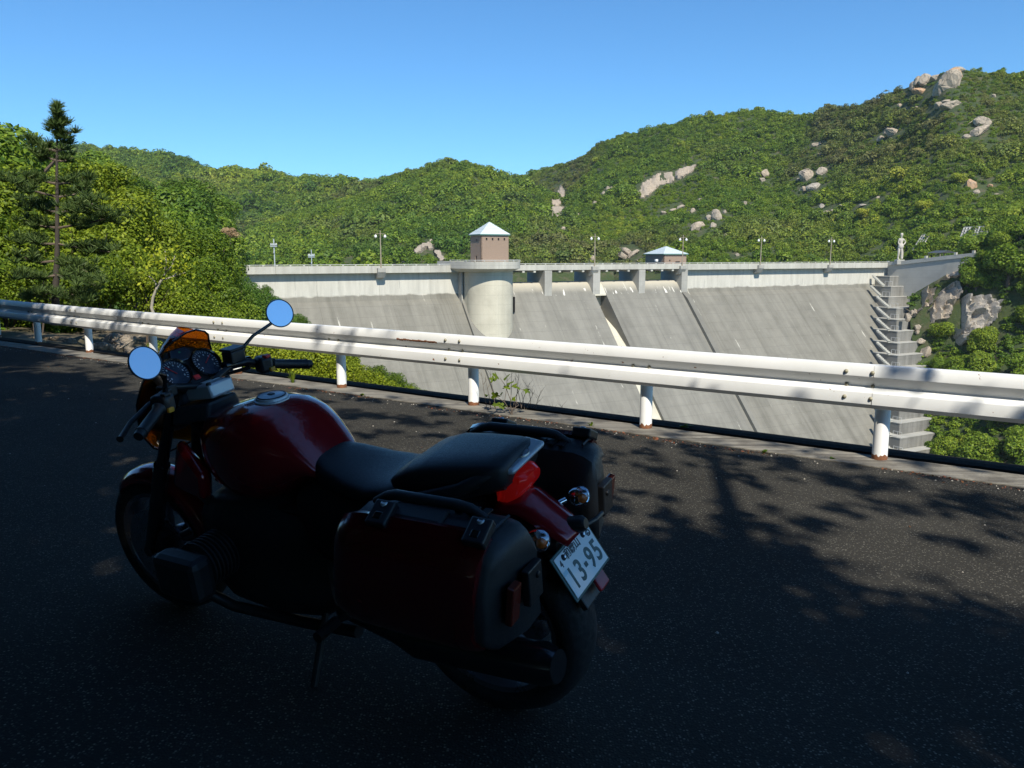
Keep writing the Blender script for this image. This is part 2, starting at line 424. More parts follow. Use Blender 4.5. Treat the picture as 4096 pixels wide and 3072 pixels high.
hillA = hill('far_ridge', [(-2600, 700, 380), (-1500, 630, 480), (-700, 600, 560), (-300, 590, 560), (0, 596, 560), (150, 604, 560), (300, 592, 560), (450, 594, 560), (650, 618, 550), (850, 655, 540), (1050, 684, 530), (1250, 708, 520), (1450, 724, 520), (1650, 740, 520), (2000, 800, 520)],
             lambda x: 1075, lambda x: 300, 90, 50, 5, 1)
hillB = hill('middle_hill', [(1000, 900, 400), (1200, 830, 410), (1350, 758, 420), (1450, 728, 420), (1560, 692, 420), (1700, 659, 420), (1850, 648, 420), (1960, 668, 420), (2060, 704, 420), (2160, 735, 420), (2300, 800, 420), (2450, 880, 410)],
             lambda x: 1078, itp([(1000, 240), (2450, 270)]), 80, 46, 5, 2)
hillC = hill('rocky_hill', [(1850, 760, 540), (1960, 722, 530), (2080, 712, 520), (2230, 700, 480), (2330, 652, 460), (2430, 588, 445), (2600, 522, 430), (2900, 464, 410), (3050, 466, 400), (3150, 476, 390), (3300, 444, 365), (3500, 405, 340), (3620, 352, 325), (3720, 300, 310), (3800, 258, 300), (3900, 250, 297), (4000, 258, 294), (4100, 268, 290), (4300, 300, 285), (4700, 400, 280)],
             itp([(1850, 1078), (3300, 1070), (3700, 1040), (4100, 1030), (4700, 1030)]), itp([(1850, 330), (2400, 285), (2900, 250), (3300, 235), (3700, 210), (4100, 192), (4700, 180)]), 150, 70, 6, 3, ridge=5.)
# spur left of the dam (near wood) and flank right of the dam
rows = [[wp(x, y, Y) + Vector((dx, dy, dz)) for x, y, Y in ((-700, 600, 85), (-300, 640, 92), (0, 670, 98), (300, 750, 104), (520, 800, 108), (760, 842, 110), (830, 845, 110), (875, 900, 110), (892, 970, 109), (905, 1060, 108))]
        for dx, dy, dz in ((-6, 60, -30), (0, 6, -2), (0, 0, 0))]
for f, yy in ((.25, .3), (.55, .62), (.8, .85), (1., 1.)):
    rows.append([wp(x + (x1 - x) * f, y + (y1 - y) * yy, Y + (Y1 - Y) * f) for (x, y, Y), (x1, y1, Y1) in zip(
        ((-700, 600, 85), (-300, 640, 92), (0, 670, 98), (300, 750, 104), (520, 800, 108), (760, 842, 110), (830, 845, 110), (875, 900, 110), (892, 970, 109), (905, 1060, 108)),
        ((-700, 1120, 26), (-300, 1150, 30), (0, 1180, 32), (250, 1210, 36), (470, 1240, 40), (700, 1270, 44), (880, 1300, 50), (940, 1340, 56), (1000, 1400, 64), (1060, 1450, 74)))])
rows.append([p + Vector((2, -10, -14)) for p in rows[-1]])
spur = patch(rows, 60, 40, 'wooded_spur', M_hill, 1.6, .05, 4)
rows = [[wp(x, y, Y) for x, y, Y in r] for r in (
    ((3880, 1070, 185), (3960, 1030, 178), (4050, 985, 170), (4250, 900, 160), (4700, 800, 150)),
    ((3790, 1100, 168), (3880, 1072, 162), (3980, 1012, 156), (4150, 945, 146), (4600, 860, 132)),
    ((3650, 1190, 166), (3770, 1170, 160), (3900, 1150, 152), (4120, 1110, 140), (4600, 1050, 124)),
    ((3640, 1300, 160), (3760, 1300, 154), (3900, 1290, 146), (4120, 1270, 134), (4600, 1240, 118)),
    ((3660, 1450, 152), (3780, 1450, 146), (3910, 1440, 138), (4130, 1430, 126), (4600, 1420, 110)),
    ((3690, 1650, 142), (3800, 1650, 136), (3920, 1650, 128), (4140, 1640, 116), (4600, 1640, 100)),
    ((3690, 1850, 132), (3800, 1870, 124), (3930, 1880, 116), (4150, 1890, 106), (4600, 1900, 92)),
    ((3300, 2150, 118), (3600, 2250, 108), (3900, 2300, 98), (4200, 2350, 88), (4600, 2400, 80)))]
rows = [[wp(2048 + FPX * p.x / (p.y * math.cos(PITCH) - (p.z - EYE) * math.sin(PITCH)), 1536 - FPX * (p.y * math.sin(PITCH) + (p.z - EYE) * math.cos(PITCH)) / (p.y * math.cos(PITCH) - (p.z - EYE) * math.sin(PITCH)), r_[0].y - (9, 9, 6, 3, 0, 0, 0, 0)[k_] - (r_[0].y - p.y) * .55) for p in r_] for k_, r_ in enumerate(rows)]
flank = patch(rows, 50, 50, 'dam_flank', M_hill, 1.5, .06, 6)
s = NT('lake'); s.set(Base_Color=(.02, .05, .05), Roughness=.08); s.bump(s.noise(s.coord(), .8, 3), .2, .1)
g_ = MB(); g_.add([tuple(DW(-60, -6, -9)), tuple(DW(150, -6, -9)), tuple(DW(150, -140, -9)), tuple(DW(-60, -140, -9))], [(0, 1, 2, 3)])
tag(g_.build('water', s.m), kind='structure')

# ------------------------------------------------------------------ the dam (local axes: x along the crest, -y downstream, z up)
K = .9                                                           # slope of the downstream face
def concrete(name, lo, hi, streak=.5, warm=0., band=True, eff=True):
    s = NT(name); ob = s.coord()
    sep = s.n('ShaderNodeSeparateXYZ'); s.l(ob, sep.inputs[0])
    x, z = sep.outputs[0], sep.outputs[2]
    def vec(ax, az):
        c = s.n('ShaderNodeCombineXYZ'); s.l(s.math('MULTIPLY', x, ax), c.inputs[0]); s.l(s.math('MULTIPLY', z, az), c.inputs[2]); return c.outputs[0]
    st = s.noise(vec(1.1, .05), 1., 6, .6); st2 = s.noise(vec(.22, .03), 1., 4, .6); bl = s.noise(ob, .35, 6, .6)
    c = s.mix(s.ramp(st, [(.3, 0.), (.7, 1.)]), lo, hi)
    st3 = s.noise(vec(5.5, .035), 1., 3, .6)
    c = s.mix(s.math('MULTIPLY', s.ramp(st3, [(.50, 0.), (.72, 1.)]), streak * .36), c, tuple(min(1, v * 1.45) for v in hi))
    c = s.mix(s.math('MULTIPLY', s.ramp(st2, [(.4, 0.), (.7, 1.)]), streak), c, tuple(min(1, v * 1.22) for v in hi))
    c = s.mix(s.math('MULTIPLY', s.ramp(bl, [(.45, 0.), (.7, 1.)]), .35), c, tuple(v * .72 for v in lo))
    # casting lifts: faint lines every 1.5 m
    fr = s.math('FRACT', s.math('MULTIPLY', z, 1 / 1.5))
    ln = s.math('LESS_THAN', fr, .035)
    c = s.mix(s.math('MULTIPLY', ln, .28), c, tuple(v * .6 for v in lo))
    if eff:  # lime run-down along cracks
        jt = s.math('ABSOLUTE', s.math('SUBTRACT', s.math('FRACT', s.math('ADD', s.math('MULTIPLY', x, 1 / 4.725), s.math('MULTIPLY', s.noise(vec(.3, .5), 1., 2), .05))), .5))
        m1 = s.math('LESS_THAN', jt, .022)
        m2 = s.ramp(s.noise(vec(.25, .16), 1., 5, .7), [(.57, 0.), (.66, 1.)])
        c = s.mix(s.math('MULTIPLY', s.math('MULTIPLY', m1, m2), .65), c, (.72, .69, .60))
        sp = s.ramp(s.noise(vec(.8, .45), 1., 5, .75), [(.69, 0.), (.71, 1.)])
        c = s.mix(s.math('MULTIPLY', sp, .8), c, (.70, .68, .60))
    s.set(Base_Color=c, Roughness=.88); s.b.inputs['Specular IOR Level'].default_value = .25
    s.bump(s.noise(ob, 3., 6), .25, .05)
    return s.m, s, x, z
M_face, s, x_, z_ = concrete('weathered_concrete', (.125, .120, .100), (.205, .196, .166), .8)
# the upper, newer-looking band of the wall is paler; edge at the same level all along
bc = s.b.inputs['Base Color'].links[0].from_socket
ob = s.coord()
zn = s.math('ADD', z_, s.math('MULTIPLY', s.noise(ob, .5, 5), .7))
up = s.ramp(s.math('ADD', s.math('MULTIPLY', zn, .2), 1.3), [(.46, 0.), (.51, 1.)])
cx = s.n('ShaderNodeCombineXYZ'); s.l(s.math('MULTIPLY', x_, 1.2), cx.inputs[0]); s.l(s.math('MULTIPLY', z_, .15), cx.inputs[2])
pal = s.mix(s.ramp(s.noise(cx.outputs[0], 1.2, 5), [(.3, 0.), (.75, 1.)]), (.47, .455, .40), (.62, .60, .53))
fr = s.math('LESS_THAN', s.math('FRACT', s.math('MULTIPLY', x_, 1 / 3.15)), .03)
pal = s.mix(s.math('MULTIPLY', fr, s.ramp(s.noise(cx.outputs[0], 3.1, 3), [(.48, 0.), (.6, .55)])), pal, (.2, .2, .18))
s.l(s.mix(up, bc, pal), s.b.inputs['Base Color'])
M_spill, *_ = concrete('spillway_concrete', (.142, .138, .12), (.215, .207, .178), .6)
s = _[0]; bc = s.b.inputs['Base Color'].links[0].from_socket; z_ = _[2]
tk_ = s.n('ShaderNodeCombineXYZ'); s.l(s.math('MULTIPLY', _[1], 1.9), tk_.inputs[0]); s.l(s.math('MULTIPLY', z_, .35), tk_.inputs[2])
tick = s.math('MULTIPLY', s.math('MULTIPLY', s.math('GREATER_THAN', z_, -5.1), s.math('LESS_THAN', z_, -4.0)), s.ramp(s.noise(tk_.outputs[0], 1., 2), [(.60, 0.), (.63, .9)]))
bc = s.mix(tick, bc, (.74, .71, .64))
lip = s.ramp(s.math('ADD', s.math('MULTIPLY', z_, .2), 1.2), [(.26, 0.), (.55, .8)])
s.l(s.mix(lip, bc, (.50, .46, .37)), s.b.inputs['Base Color'])
M_par, *_ = concrete('parapet_concrete', (.36, .35, .31), (.52, .51, .45), .4, eff=False)
M_pier, *_ = concrete('pier_concrete', (.30, .295, .265), (.42, .41, .37), .5, eff=False)
M_tower, *_ = concrete('tower_concrete', (.45, .42, .33), (.56, .53, .43), .6, eff=False)
M_terrace, *_ = concrete('terrace_concrete', (.12, .118, .108), (.25, .245, .225), .7, eff=False)
M_steel = plain('painted_steel', (.55, .55, .52), .5, .0)

dam = empty('dam', DO, label='long grey concrete dam crossing the valley behind the guard rail', cat='dam'); dam.rotation_euler.z = DAM_ROT
def face_poly(top_z, crown=True):
    h = 42
    return [(5, -47), (5, -.75), (0, -.75), (0, -4.4), (-.35, -5.2)] + [(-K * (d - 4.4), -d) for d in (5.9, 9, 14, 20, 28, 47)]
def block(name, s0, s1, poly, mat, shift=0):
    m = MB(); m.prism(poly, s0 + .008, s1 - .008, lambda a, b, y: (y, a + shift, b)); return m.build(name, mat, dam)
wall_poly = face_poly(0)
edges_l = [-34, -28.35, -18.9, -9.45, 0., 8.2, 12.9]
edges_r = [57.9, 66.15, 75.6, 85.05, 94.5, 103.95, 113.4, 122]
for a, b in list(zip(edges_l, edges_l[1:])) + list(zip(edges_r, edges_r[1:])): block('wall_block', a, b, wall_poly, M_face)
# overflow section: rounded crest, then the same slope
spill_poly = [(6, -47), (6, -4), (4.5, -3.2), (3, -2.9), (1.5, -2.86), (.6, -3.05), (-.1, -3.6), (-.7, -4.35), (-1.3, -5.15)] + [(-K * (d - 3.75), -d) for d in (6.2, 9, 14, 20, 28, 47)]
for a, b in ((20.6, 28.6), (28.6, 37.9), (40.2, 48.), (48., 56.7)): block('spillway_block', a, b, spill_poly, M_spill)
block('spillway_block', 12.9, 20.6, [(6, -47), (6, -.8), (1.5, -.8), (.6, -3.05), (-.1, -3.6), (-.7, -4.35), (-1.3, -5.15)] + [(-K * (d - 3.75), -d) for d in (6.2, 9, 14, 20, 28, 47)], M_spill)
# middle bay under the second pier: a slot with a chute inside
slot_poly = [(6, -47), (6, -4), (4.5, -3.2), (3, -2.9), (1.5, -2.86), (.6, -3.05), (-.1, -3.6), (-.7, -4.35), (-1.25, -5.05), (-1.3, -5.3), (.4, -5.4), (.4, -8.3)]
slot_poly += [(-K * (d - 3.75) + g, -d) for d, g in ((9.6, 3.2), (11, 2.), (13.5, 1.1), (17, .8), (28, .7), (47, .7))]
block('outlet_chute', 37.9, 40.2, slot_poly, M_tower)
def pier(s0, s1, zb=-5.2, t=1.25):
    m = MB(); m.prism([(5, -9), (5, -.95), (-t, -.95), (-t, zb), (-t + 1.6, zb - .5)], s0, s1, lambda a, b, y: (y, a, b)); m.build('pier', M_pier, dam, bevel=.03)
for s0, s1 in ((28.0, 29.4), (37.5, 38.95), (47.1, 48.45), (56.6, 57.95)): pier(s0, s1)
# training wall down the right edge of the overflow
m = MB(); tp = [(-1.2, -5.0)] + [(-K * (d - 3.75) - .75, -d) for d in (6.2, 9, 14, 20, 28, 46)]
tb = [(-K * (d - 3.75) + .9, -d) for d in (46, 28, 20, 14, 9, 6.2)]
m.prism(tp + tb, 56.75, 57.7, lambda a, b, y: (y, a, b)); m.build('training_wall', M_spill, dam)
# crest: overhanging parapet in panels, handrail, bridge beams
def crest_run(s0, s1, z0=-1.05, z1=.03, step=4.725, t=1.0):
    n = max(1, round((s1 - s0) / step))
    for i in range(n):
        a, b = s0 + (s1 - s0) * i / n, s0 + (s1 - s0) * (i + 1) / n
        m = MB(); m.prism([(-t, z0), (-t, z1), (-t + .35, z1), (-t + .35, -.32), (3.9, -.32), (3.9, -.74), (-.15, -.74), (-t + .2, z0)], a + .015, b - .015, lambda p, q, y: (y, p, q))
        m.build('parapet_panel', M_par, dam)
crest_run(-34, 12.6); crest_run(58.0, 112)
for s0, s1 in ((20.9, 28.7), (28.7, 38.2), (38.2, 47.8), (47.8, 58.0)): crest_run(s0, s1, z0=-.88, step=9.5)
m = MB()
for s0, s1 in ((-34, 12.6), (20.6, 112)):
    m.box(((s0 + s1) / 2, -.82, .2), (s1 - s0, .09, .07)); 
m.build('handrail', M_steel, dam)
m = MB()
for i in range(-18, 59):
    s_ = i * 1.89
    if 12.6 < s_ < 21: continue
    m.add([(s_ - .16, -.86, .17), (s_ + .16, -.86, .17), (s_ + .05, -.86, .02), (s_ - .05, -.86, .02), (s_ - .16, -.78, .17), (s_ + .16, -.78, .17), (s_ + .05, -.78, .02), (s_ - .05, -.78, .02)],
          [(0, 1, 2, 3), (7, 6, 5, 4), (0, 4, 5, 1), (1, 5, 6, 2), (2, 6, 7, 3), (3, 7, 4, 0)])
tag(m.build('railing_posts', M_par, dam), kind='stuff')
for c in (21.9, 24.2, 26.3, 31.1, 33.4, 35.7, 40.5, 42.8, 45.1, 50.1, 52.4, 54.8):
    m = MB(); m.box((c, 1.2, -1.03), (.42, 4.2, .46)); m.build('cross_beam', M_par, dam)
# lamp brackets on the parapet
for k in (0, 2, 3, 4, 5):
    s_ = 18.9 * k; m = MB(); d0 = 1.0
    m.hexa([(s_ - .55, -d0 - .02, -1.75), (s_ + .55, -d0 - .02, -1.75), (s_ + .55, -.05, -1.95), (s_ - .55, -.05, -1.95),
            (s_ - .62, -d0 - .55, -.95), (s_ + .62, -d0 - .55, -.95), (s_ + .62, -.05, -.95), (s_ - .62, -.05, -.95)])
    m.box((s_, -d0 - .2, -.62), (1.24, .72, .62)); m.build('lamp_bracket', M_pier, dam, bevel=.03)
# intake tower half round, with its platform
TC = (16.9, -3.3); TR = 3.65
m = MB(); m.lathe([(TR, -47), (TR, -.6)], (TC[0], TC[1], 0), 'z', 64)
m.box((TC[0], 1., -20), (2 * TR - .1, 8.5, 38.)); m.build('intake_tower', M_tower, dam, smooth=60)
m = MB(); m.box((12.98, -.6, -4.2), (.22, 1.9, 6.5)); m.build('tower_pilaster', M_pier, dam)
ctl = [(11.2, -.8), (11.6, -3.0), (12.3, -5.6), (13.3, -7.4), (15.0, -8.25), (17.0, -8.5), (19.0, -8.1), (20.4, -6.9), (21.2, -5.0), (21.5, -3.0)]; out = []
for i in range(len(ctl) - 1):
    p_ = [Vector(ctl[max(0, min(len(ctl) - 1, i + d))]) for d in (-1, 0, 1, 2)]
    for k in range(5):
        f = k / 5; q = .5 * (2 * p_[1] + (p_[2] - p_[0]) * f + (2 * p_[0] - 5 * p_[1] + 4 * p_[2] - p_[3]) * f * f + (3 * p_[1] - p_[0] - 3 * p_[2] + p_[3]) * f ** 3); out.append((q.x, q.y))
out += [(21.5, -.6), (21.5, 3.9), (11.0, 3.9)]
out = [p for i, p in enumerate(out) if i == 0 or (Vector(p) - Vector(out[i - 1])).length > .05]
def inset(poly, d):
    c = Vector((16.6, -1.0)); return [(p[0] + (c.x - p[0]) * d, p[1] + (c.y - p[1]) * d) for p in poly]
m = MB(); a_, b_ = out, inset(out, .04)
m.loft([[(x, y, -.42) for x, y in inset(out, .25)], [(x, y, -.46) for x, y in a_], [(x, y, .62) for x, y in a_], [(x, y, .62) for x, y in b_], [(x, y, -.05) for x, y in b_]], caps=False)
m.add([(x, y, -.05) for x, y in b_], [tuple(range(len(b_)))]); m.build('platform_parapet', M_par, dam)
m = MB(); lo_ = inset(out, .22); m.loft([[(x, y, -.98) for x, y in lo_], [(x, y, -.47) for x, y in inset(out, .015)]]); m.build('platform_soffit', M_par, dam)
m = MB(); m.tube([(x, y, .82) for x, y in out[:-2]], .045, 6); m.build('platform_rail', M_steel, dam)
m = MB()
for i in range(1, len(out) - 3, 4): m.box((out[i][0], out[i][1] + .03, .7), (.14, .12, .2))
tag(m.build('rail_posts', M_par, dam), kind='stuff')
m = MB(); m.tube([(20.62, -3.2, -7.4), (20.62, -3.2, -5.0)], .75, 14); m.build('outlet_pipe', M_edge, dam)  # dark upright tube at the right side of the tower

# stepped terraces against the right bank, with stair flights
lv = [-2.9 - 2.06 * i for i in range(16)]
for i, z in enumerate(lv):
    s0 = min(110.6, 109.4 - 1.02 * (-4.0 - z)) if i > 0 else 109.6
    t1 = max(0, K * (-z - 4.4)) + 5.6
    if i < 3: t1 = (3.6, 5.0, 6.2)[i]
    m = MB(); m.hexa([(s0, -t1, -47), (126, -t1, -47), (126, 1, -47), (s0, 1, -47), (s0, -t1, z), (126, -t1, z), (126, 1, z), (s0, 1, z)])
    m.build('terrace', M_terrace, dam)
    m = MB(); m.box(((s0 + 126) / 2 - .03, -t1 / 2 - .03, z + .06), (126 - s0 + .06, t1 + .06, .12)); m.build('terrace_edge', M_pier, dam)
    if i >= 1:
        tA, tB = t1 - 4.4, t1 - 1.5
        if i < 3: tA, tB = t1 - 4.2, t1 - 1.6
        zt = z + .12; m = MB(); sx = s0 + .05
        m.hexa([(sx - .7, -tA, zt + 1.85), (sx - .02, -tA, zt + 1.85), (sx - .02, -tB, zt - .05), (sx - .7, -tB, zt - .05),
                (sx - .7, -tA, zt + 2.15), (sx - .02, -tA, zt + 2.15), (sx - .02, -tB, zt + .25), (sx - .7, -tB, zt + .25)])
        for q in range(9):
            f = q / 8; m.box((sx - .36, -(tA + (tB - tA) * f), zt + 2.2 - 1.9 * f), (.66, .22, .1))
        m.build('stair_flight', M_par, dam)
        m = MB(); y0 = -tB; m.tube([(s0 + .1, y0, zt + 1.), (s0 + .1, y0 - 1.7, zt + 1.), (s0 + .1, y0 - 1.7, zt)], .035, 5)
        m.tube([(s0 + .1, y0, zt + 1.), (s0 + .1, y0, zt)], .035, 5); m.tube([(s0 + .1, y0 - .85, zt + 1.), (s0 + .1, y0 - .85, zt)], .03, 5)
        m.build('stair_railing', M_steel, dam)
# the wing wall that turns downstream from the right end of the crest
m = MB(); n_ = 10; vs_ = []
wing = [(112.2, 1.0, .15), (112.3, 4, .35), (112.4, 8, .8), (112.6, 14, 1.5), (113.2, 20, 2.1), (114.4, 23.5, 2.3)]
for sgn in (0, 1):
    pass
rings = [[(s_, -t, -30), (s_, -t, z - .75), (s_ - .22, -t, z - .75), (s_ - .22, -t, z), (s_ + .3, -t, z), (s_ + 2.5, -t, z - .6), (s_ + 2.5, -t, -30)] for s_, t, z in wing]
m.loft(rings); m.build('wing_wall', M_pier, dam)
for t in (3.2, 9.5, 15.6, 19.):
    m = MB(); i = t; z = float(np.interp(t, [w_[1] for w_ in wing], [w_[2] for w_ in wing])); s_ = float(np.interp(t, [w_[1] for w_ in wing], [w_[0] for w_ in wing]))
    m.box((s_ - .02, -t, z + .18), (.45, .45, .6)); m.build('wall_post', M_par, dam)
m = MB(); m.box((112.3, -.9, -.1), (.5, .5, .9)); m.build('wall_post', M_par, dam)

# ------------------------------------------------------------------ buildings, lamps and statue on the dam
def brick_mat(name, c1, c2, scale):
    s = NT(name); v = s.coord(); sep = s.n('ShaderNodeSeparateXYZ'); s.l(v, sep.inputs[0])
    cb = s.n('ShaderNodeCombineXYZ'); s.l(s.math('ADD', sep.outputs[0], sep.outputs[1]), cb.inputs[0]); s.l(sep.outputs[2], cb.inputs[1])
    b = s.n('ShaderNodeTexBrick'); s.l(cb.outputs[0], b.inputs['Vector']); b.inputs['Scale'].default_value = scale
    b.inputs['Color1'].default_value = (*c1, 1); b.inputs['Color2'].default_value = (*c2, 1); b.inputs['Mortar'].default_value = (*(v_ * 1.12 for v_ in c1), 1)
    b.inputs['Mortar Size'].default_value = .02
    st = s.noise(v, .7, 4); s.set(Base_Color=s.mix(s.math('MULTIPLY', st, .3), b.outputs[0], tuple(v_ * .8 for v_ in c2)), Roughness=.85); return s.m
M_brick = brick_mat('tan_tiles', (.31, .225, .165), (.27, .195, .145), 4.)
M_roof = plain('pale_roof_metal', (.60, .66, .66), .38, .1, .06, 1.5)
M_trim = plain('green_trim', (.10, .20, .17), .5)
M_dark = plain('dark_opening', (.015, .014, .012), .7)
M_white = plain('white_paint', (.78, .78, .75), .45, var=.06)
def gate_house(name, label, loc, wx, wy, z0, zw, za, over, wins, left_wins, door):
    """hip-roofed block: walls with real window recesses; x along the crest, front at y=0 facing the valley"""
    t = empty(name, loc, label=label, cat='building'); t.rotation_euler.z = DAM_ROT
    th = .22; m = MB()
    def pierced(P, L, H, holes):
        """front wall from strips round the holes; P maps (along, up, depth) -> point"""
        xs = sorted({0, L, *[h[0] for h in holes], *[h[0] + h[2] for h in holes]}); zs = sorted({0, H, *[h[1] for h in holes], *[h[1] + h[3] for h in holes]})
        for x0, x1 in zip(xs, xs[1:]):
            for q0, q1 in zip(zs, zs[1:]):
                cx_, cz_ = (x0 + x1) / 2, (q0 + q1) / 2
                if any(h[0] < cx_ < h[0] + h[2] and h[1] < cz_ < h[1] + h[3] for h in holes): continue
                m.hexa([P(x0, q0, 0), P(x1, q0, 0), P(x1, q0, th), P(x0, q0, th), P(x0, q1, 0), P(x1, q1, 0), P(x1, q1, th), P(x0, q1, th)])
    H = zw - z0
    pierced(lambda a, u, d: (a, d, z0 + u), wx, H, wins)
    pierced(lambda a, u, d: (d, wy - a + 0, z0 + u), wy, H, left_wins)
    m.box((wx - th / 2, wy / 2 + th / 2, z0 + H / 2), (th, wy - th - .01, H - .004)); m.box((wx / 2, wy - th / 2, z0 + H / 2), (wx - 2 * th - .01, th, H - .004))
    m.build('wall', M_brick, t)
    for h in wins:
        q = MB(); q.box((h[0] + h[2] / 2, .17, z0 + h[1] + h[3] / 2), (h[2] + .1, .03, h[3] + .1)); q.build('window', M_dark, t)
    for h in left_wins:
        q = MB(); q.box((.17, wy - h[0] - h[2] / 2, z0 + h[1] + h[3] / 2), (.03, h[2] + .1, h[3] + .1)); q.build('door' if door and h[3] > .8 else 'window', M_dark, t)
    m = MB(); cxx, cyy = wx / 2, wy / 2; e = over
    b = [(-e, -e, zw + .08), (wx + e, -e, zw + .08), (wx + e, wy + e, zw + .08), (-e, wy + e, zw + .08)]
    m.add(b + [(cxx, cyy, za)], [(0, 1, 4), (1, 2, 4), (2, 3, 4), (3, 0, 4), (3, 2, 1, 0)]); rf = m.build('roof', M_roof, t)
    m = MB()
    for k in range(1, 9):   # roof sheet seams
        f = k / 9; z = zw + .09 + (za - zw) * f; r0 = 1 - f
        p = [(cxx + (q[0] - cxx) * r0, cyy + (q[1] - cyy) * r0, z) for q in b]
        m.tube(p + [p[0]], .018, 4, caps=False)
    m.build('roof_seams', M_roof, rf)
    m = MB(); m.hexa([(-e, -e, zw - .1), (wx + e, -e, zw - .1), (wx + e, wy + e, zw - .1), (-e, wy + e, zw - .1), (-e, -e, zw + .075), (wx + e, -e, zw + .075), (wx + e, wy + e, zw + .075), (-e, wy + e, zw + .075)])
    m.build('eaves', M_trim, t)
    return t
hw, hd = 4.75, 4.0
gate_house('tower_house', 'tall tan square house with pale pyramid roof above the intake tower', DW(15.05, 4.2, 0), hw, hd, -.05, 4.72, 6.75, .22,
           [(.82 + 1.02 * k, 3.88, .28, .38) for k in range(4)], [(2.2, 3.7, .4, .4), (1.9, 0.05, .55, 1.5)], True)
gate_house('gate_house', 'low tan hut with pale hipped roof just behind the dam crest', DW(58.0, -6, 0), 5.4, 5.8, -.6, 1.78, 3.3, .3,
           [(1.3, 1.0, .3, .32), (2.8, .75, 1.1, .25)], [(3.0, .8, .4, .45)], False)
o = MB(); o.box((0, 0, 0), (.55, .4, .42)); o.lathe([(.0, .24), (.17, .24), (.2, .2), (.2, -.2)], (0, -.03, -.02), 'y', 14)
o = tag(o.build('equipment_box', M_white, bevel=.04), 'small white box at the foot of the low hut', 'box'); o.location = DW(55.2, -4.6, .62); o.rotation_euler.z = DAM_ROT
M_lampole = plain('lamp_pole_paint', (.33, .28, .20), .5); M_globe = plain('white_globe', (.85, .85, .83), .25)
def statue():
    H_ = 5.75; t = empty('statue', DW(112.35, 3.5, .28), label='tall pale statue of a standing figure, hand on hip, at the dam end', cat='statue'); t.rotation_euler.z = DAM_ROT - R(25)
    J = {'pel': (0, 0, .50, .075, .06), 'wai': (.005, 0, .60, .052, .045), 'che': (.01, 0, .70, .072, .05), 'nec': (.012, 0, .79, .026, .026), 'nk2': (.012, 0, .835, .026, .026), 'hd1': (.012, -.006, .875, .048, .052), 'hd2': (.012, -.002, .93, .052, .056), 'hd3': (.012, 0, .965, .035, .04),
         'rs': (.09, 0, .745, .032, .030), 're': (.185, .02, .635, .022, .022), 'rh': (.09, -.035, .535, .020, .020), 'ls': (-.07, 0, .745, .032, .030), 'le': (-.095, -.01, .63, .024, .024), 'lh': (-.085, -.055, .53, .024, .022),
         'rk': (.062, -.01, .27, .062, .055), 'ra': (.070, .0, .05, .055, .055), 'rf': (.072, -.05, .018, .035, .02), 'lt': (-.05, 0, .46, .055, .05), 'lk': (-.065, -.03, .27, .042, .042), 'la': (-.06, .01, .05, .032, .034), 'lf': (-.062, -.05, .018, .03, .018)}
    E_ = ['pel wai', 'wai che', 'che nec', 'nec nk2', 'nk2 hd1', 'hd1 hd2', 'hd2 hd3', 'che rs', 'rs re', 're rh', 'che ls', 'ls le', 'le lh', 'pel rk', 'rk ra', 'ra rf', 'pel lt', 'lt lk', 'lk la', 'la lf']
    K_ = list(J); me = bpy.data.meshes.new('figure'); me.from_pydata([J[k][:3] for k in K_], [tuple(K_.index(q) for q in e.split()) for e in E_], [])
    o = link('figure', me, M_stat, t); o.scale = (H_,) * 3; o.location = (0, 0, .35)
    sk_ = o.modifiers.new('skin', 'SKIN'); sk_.use_smooth_shade = True
    for k, d in zip(K_, me.skin_vertices[0].data): d.radius = J[k][3:5]; d.use_root = k == 'pel'
    sb_ = o.modifiers.new('smooth', 'SUBSURF'); sb_.levels = sb_.render_levels = 2
    m = MB(); m.loft([[(x * w_, y * w_ * .8, z) for x, y in ((-1, -1), (1, -1), (1, 1), (-1, 1))] for w_, z in ((.8, -.6), (.8, .28), (.72, .36))]); m.build('plinth', M_pier, t)
    m = MB(); m.loft([[(x * rx, -.02 * H_ + y * ry, z * H_ + .35) for x, y in [(math.cos(a), math.sin(a)) for a in np.linspace(0, 6.283, 17)[:-1]]] for z, rx, ry in ((.58, .42, .34), (.54, .55, .45), (.47, .58, .48), (.43, .50, .42))]); m.build('drapery', M_stat, t, smooth=60)
M_stat = plain('statue_stone', (.50, .465, .40), .85, var=.25, vscale=2, bump=.4)
statue()
def lamp(loc, label, tilt=0):
    t = empty('street_lamp', loc, label=label, cat='street lamp', group='twin globe lamps along the dam crest'); t.rotation_euler = (tilt, 0, DAM_ROT)
    m = MB(); m.tube([(0, 0, -.5), (0, 0, 2), (0, 0, 5.3)], [.11, .09, .06], 10); m.box((0, 0, -.42), (.3, .3, .12)); m.build('pole', M_lampole, t, smooth=40)
    m = MB(); m.tube([(-.72, 0, 4.72), (-.6, 0, 4.82), (.6, 0, 4.82), (.72, 0, 4.72)], .035, 6); m.build('crossbar', M_lampole, t)
    for sx in (-.72, .72):
        m = MB(); m.lathe([(0, -.24), (.11, -.21), (.18, -.12), (.21, 0), (.18, .13), (.11, .21), (.05, .3), (0, .3)], (sx, 0, 4.42), 'z', 14)
        g = m.build('globe', M_globe, t, smooth=180)
        m = MB(); m.lathe([(.0, .36), (.1, .34), (.12, .26)], (sx, 0, 4.42), 'z', 10); m.build('cap', M_lampole, g)
    return t
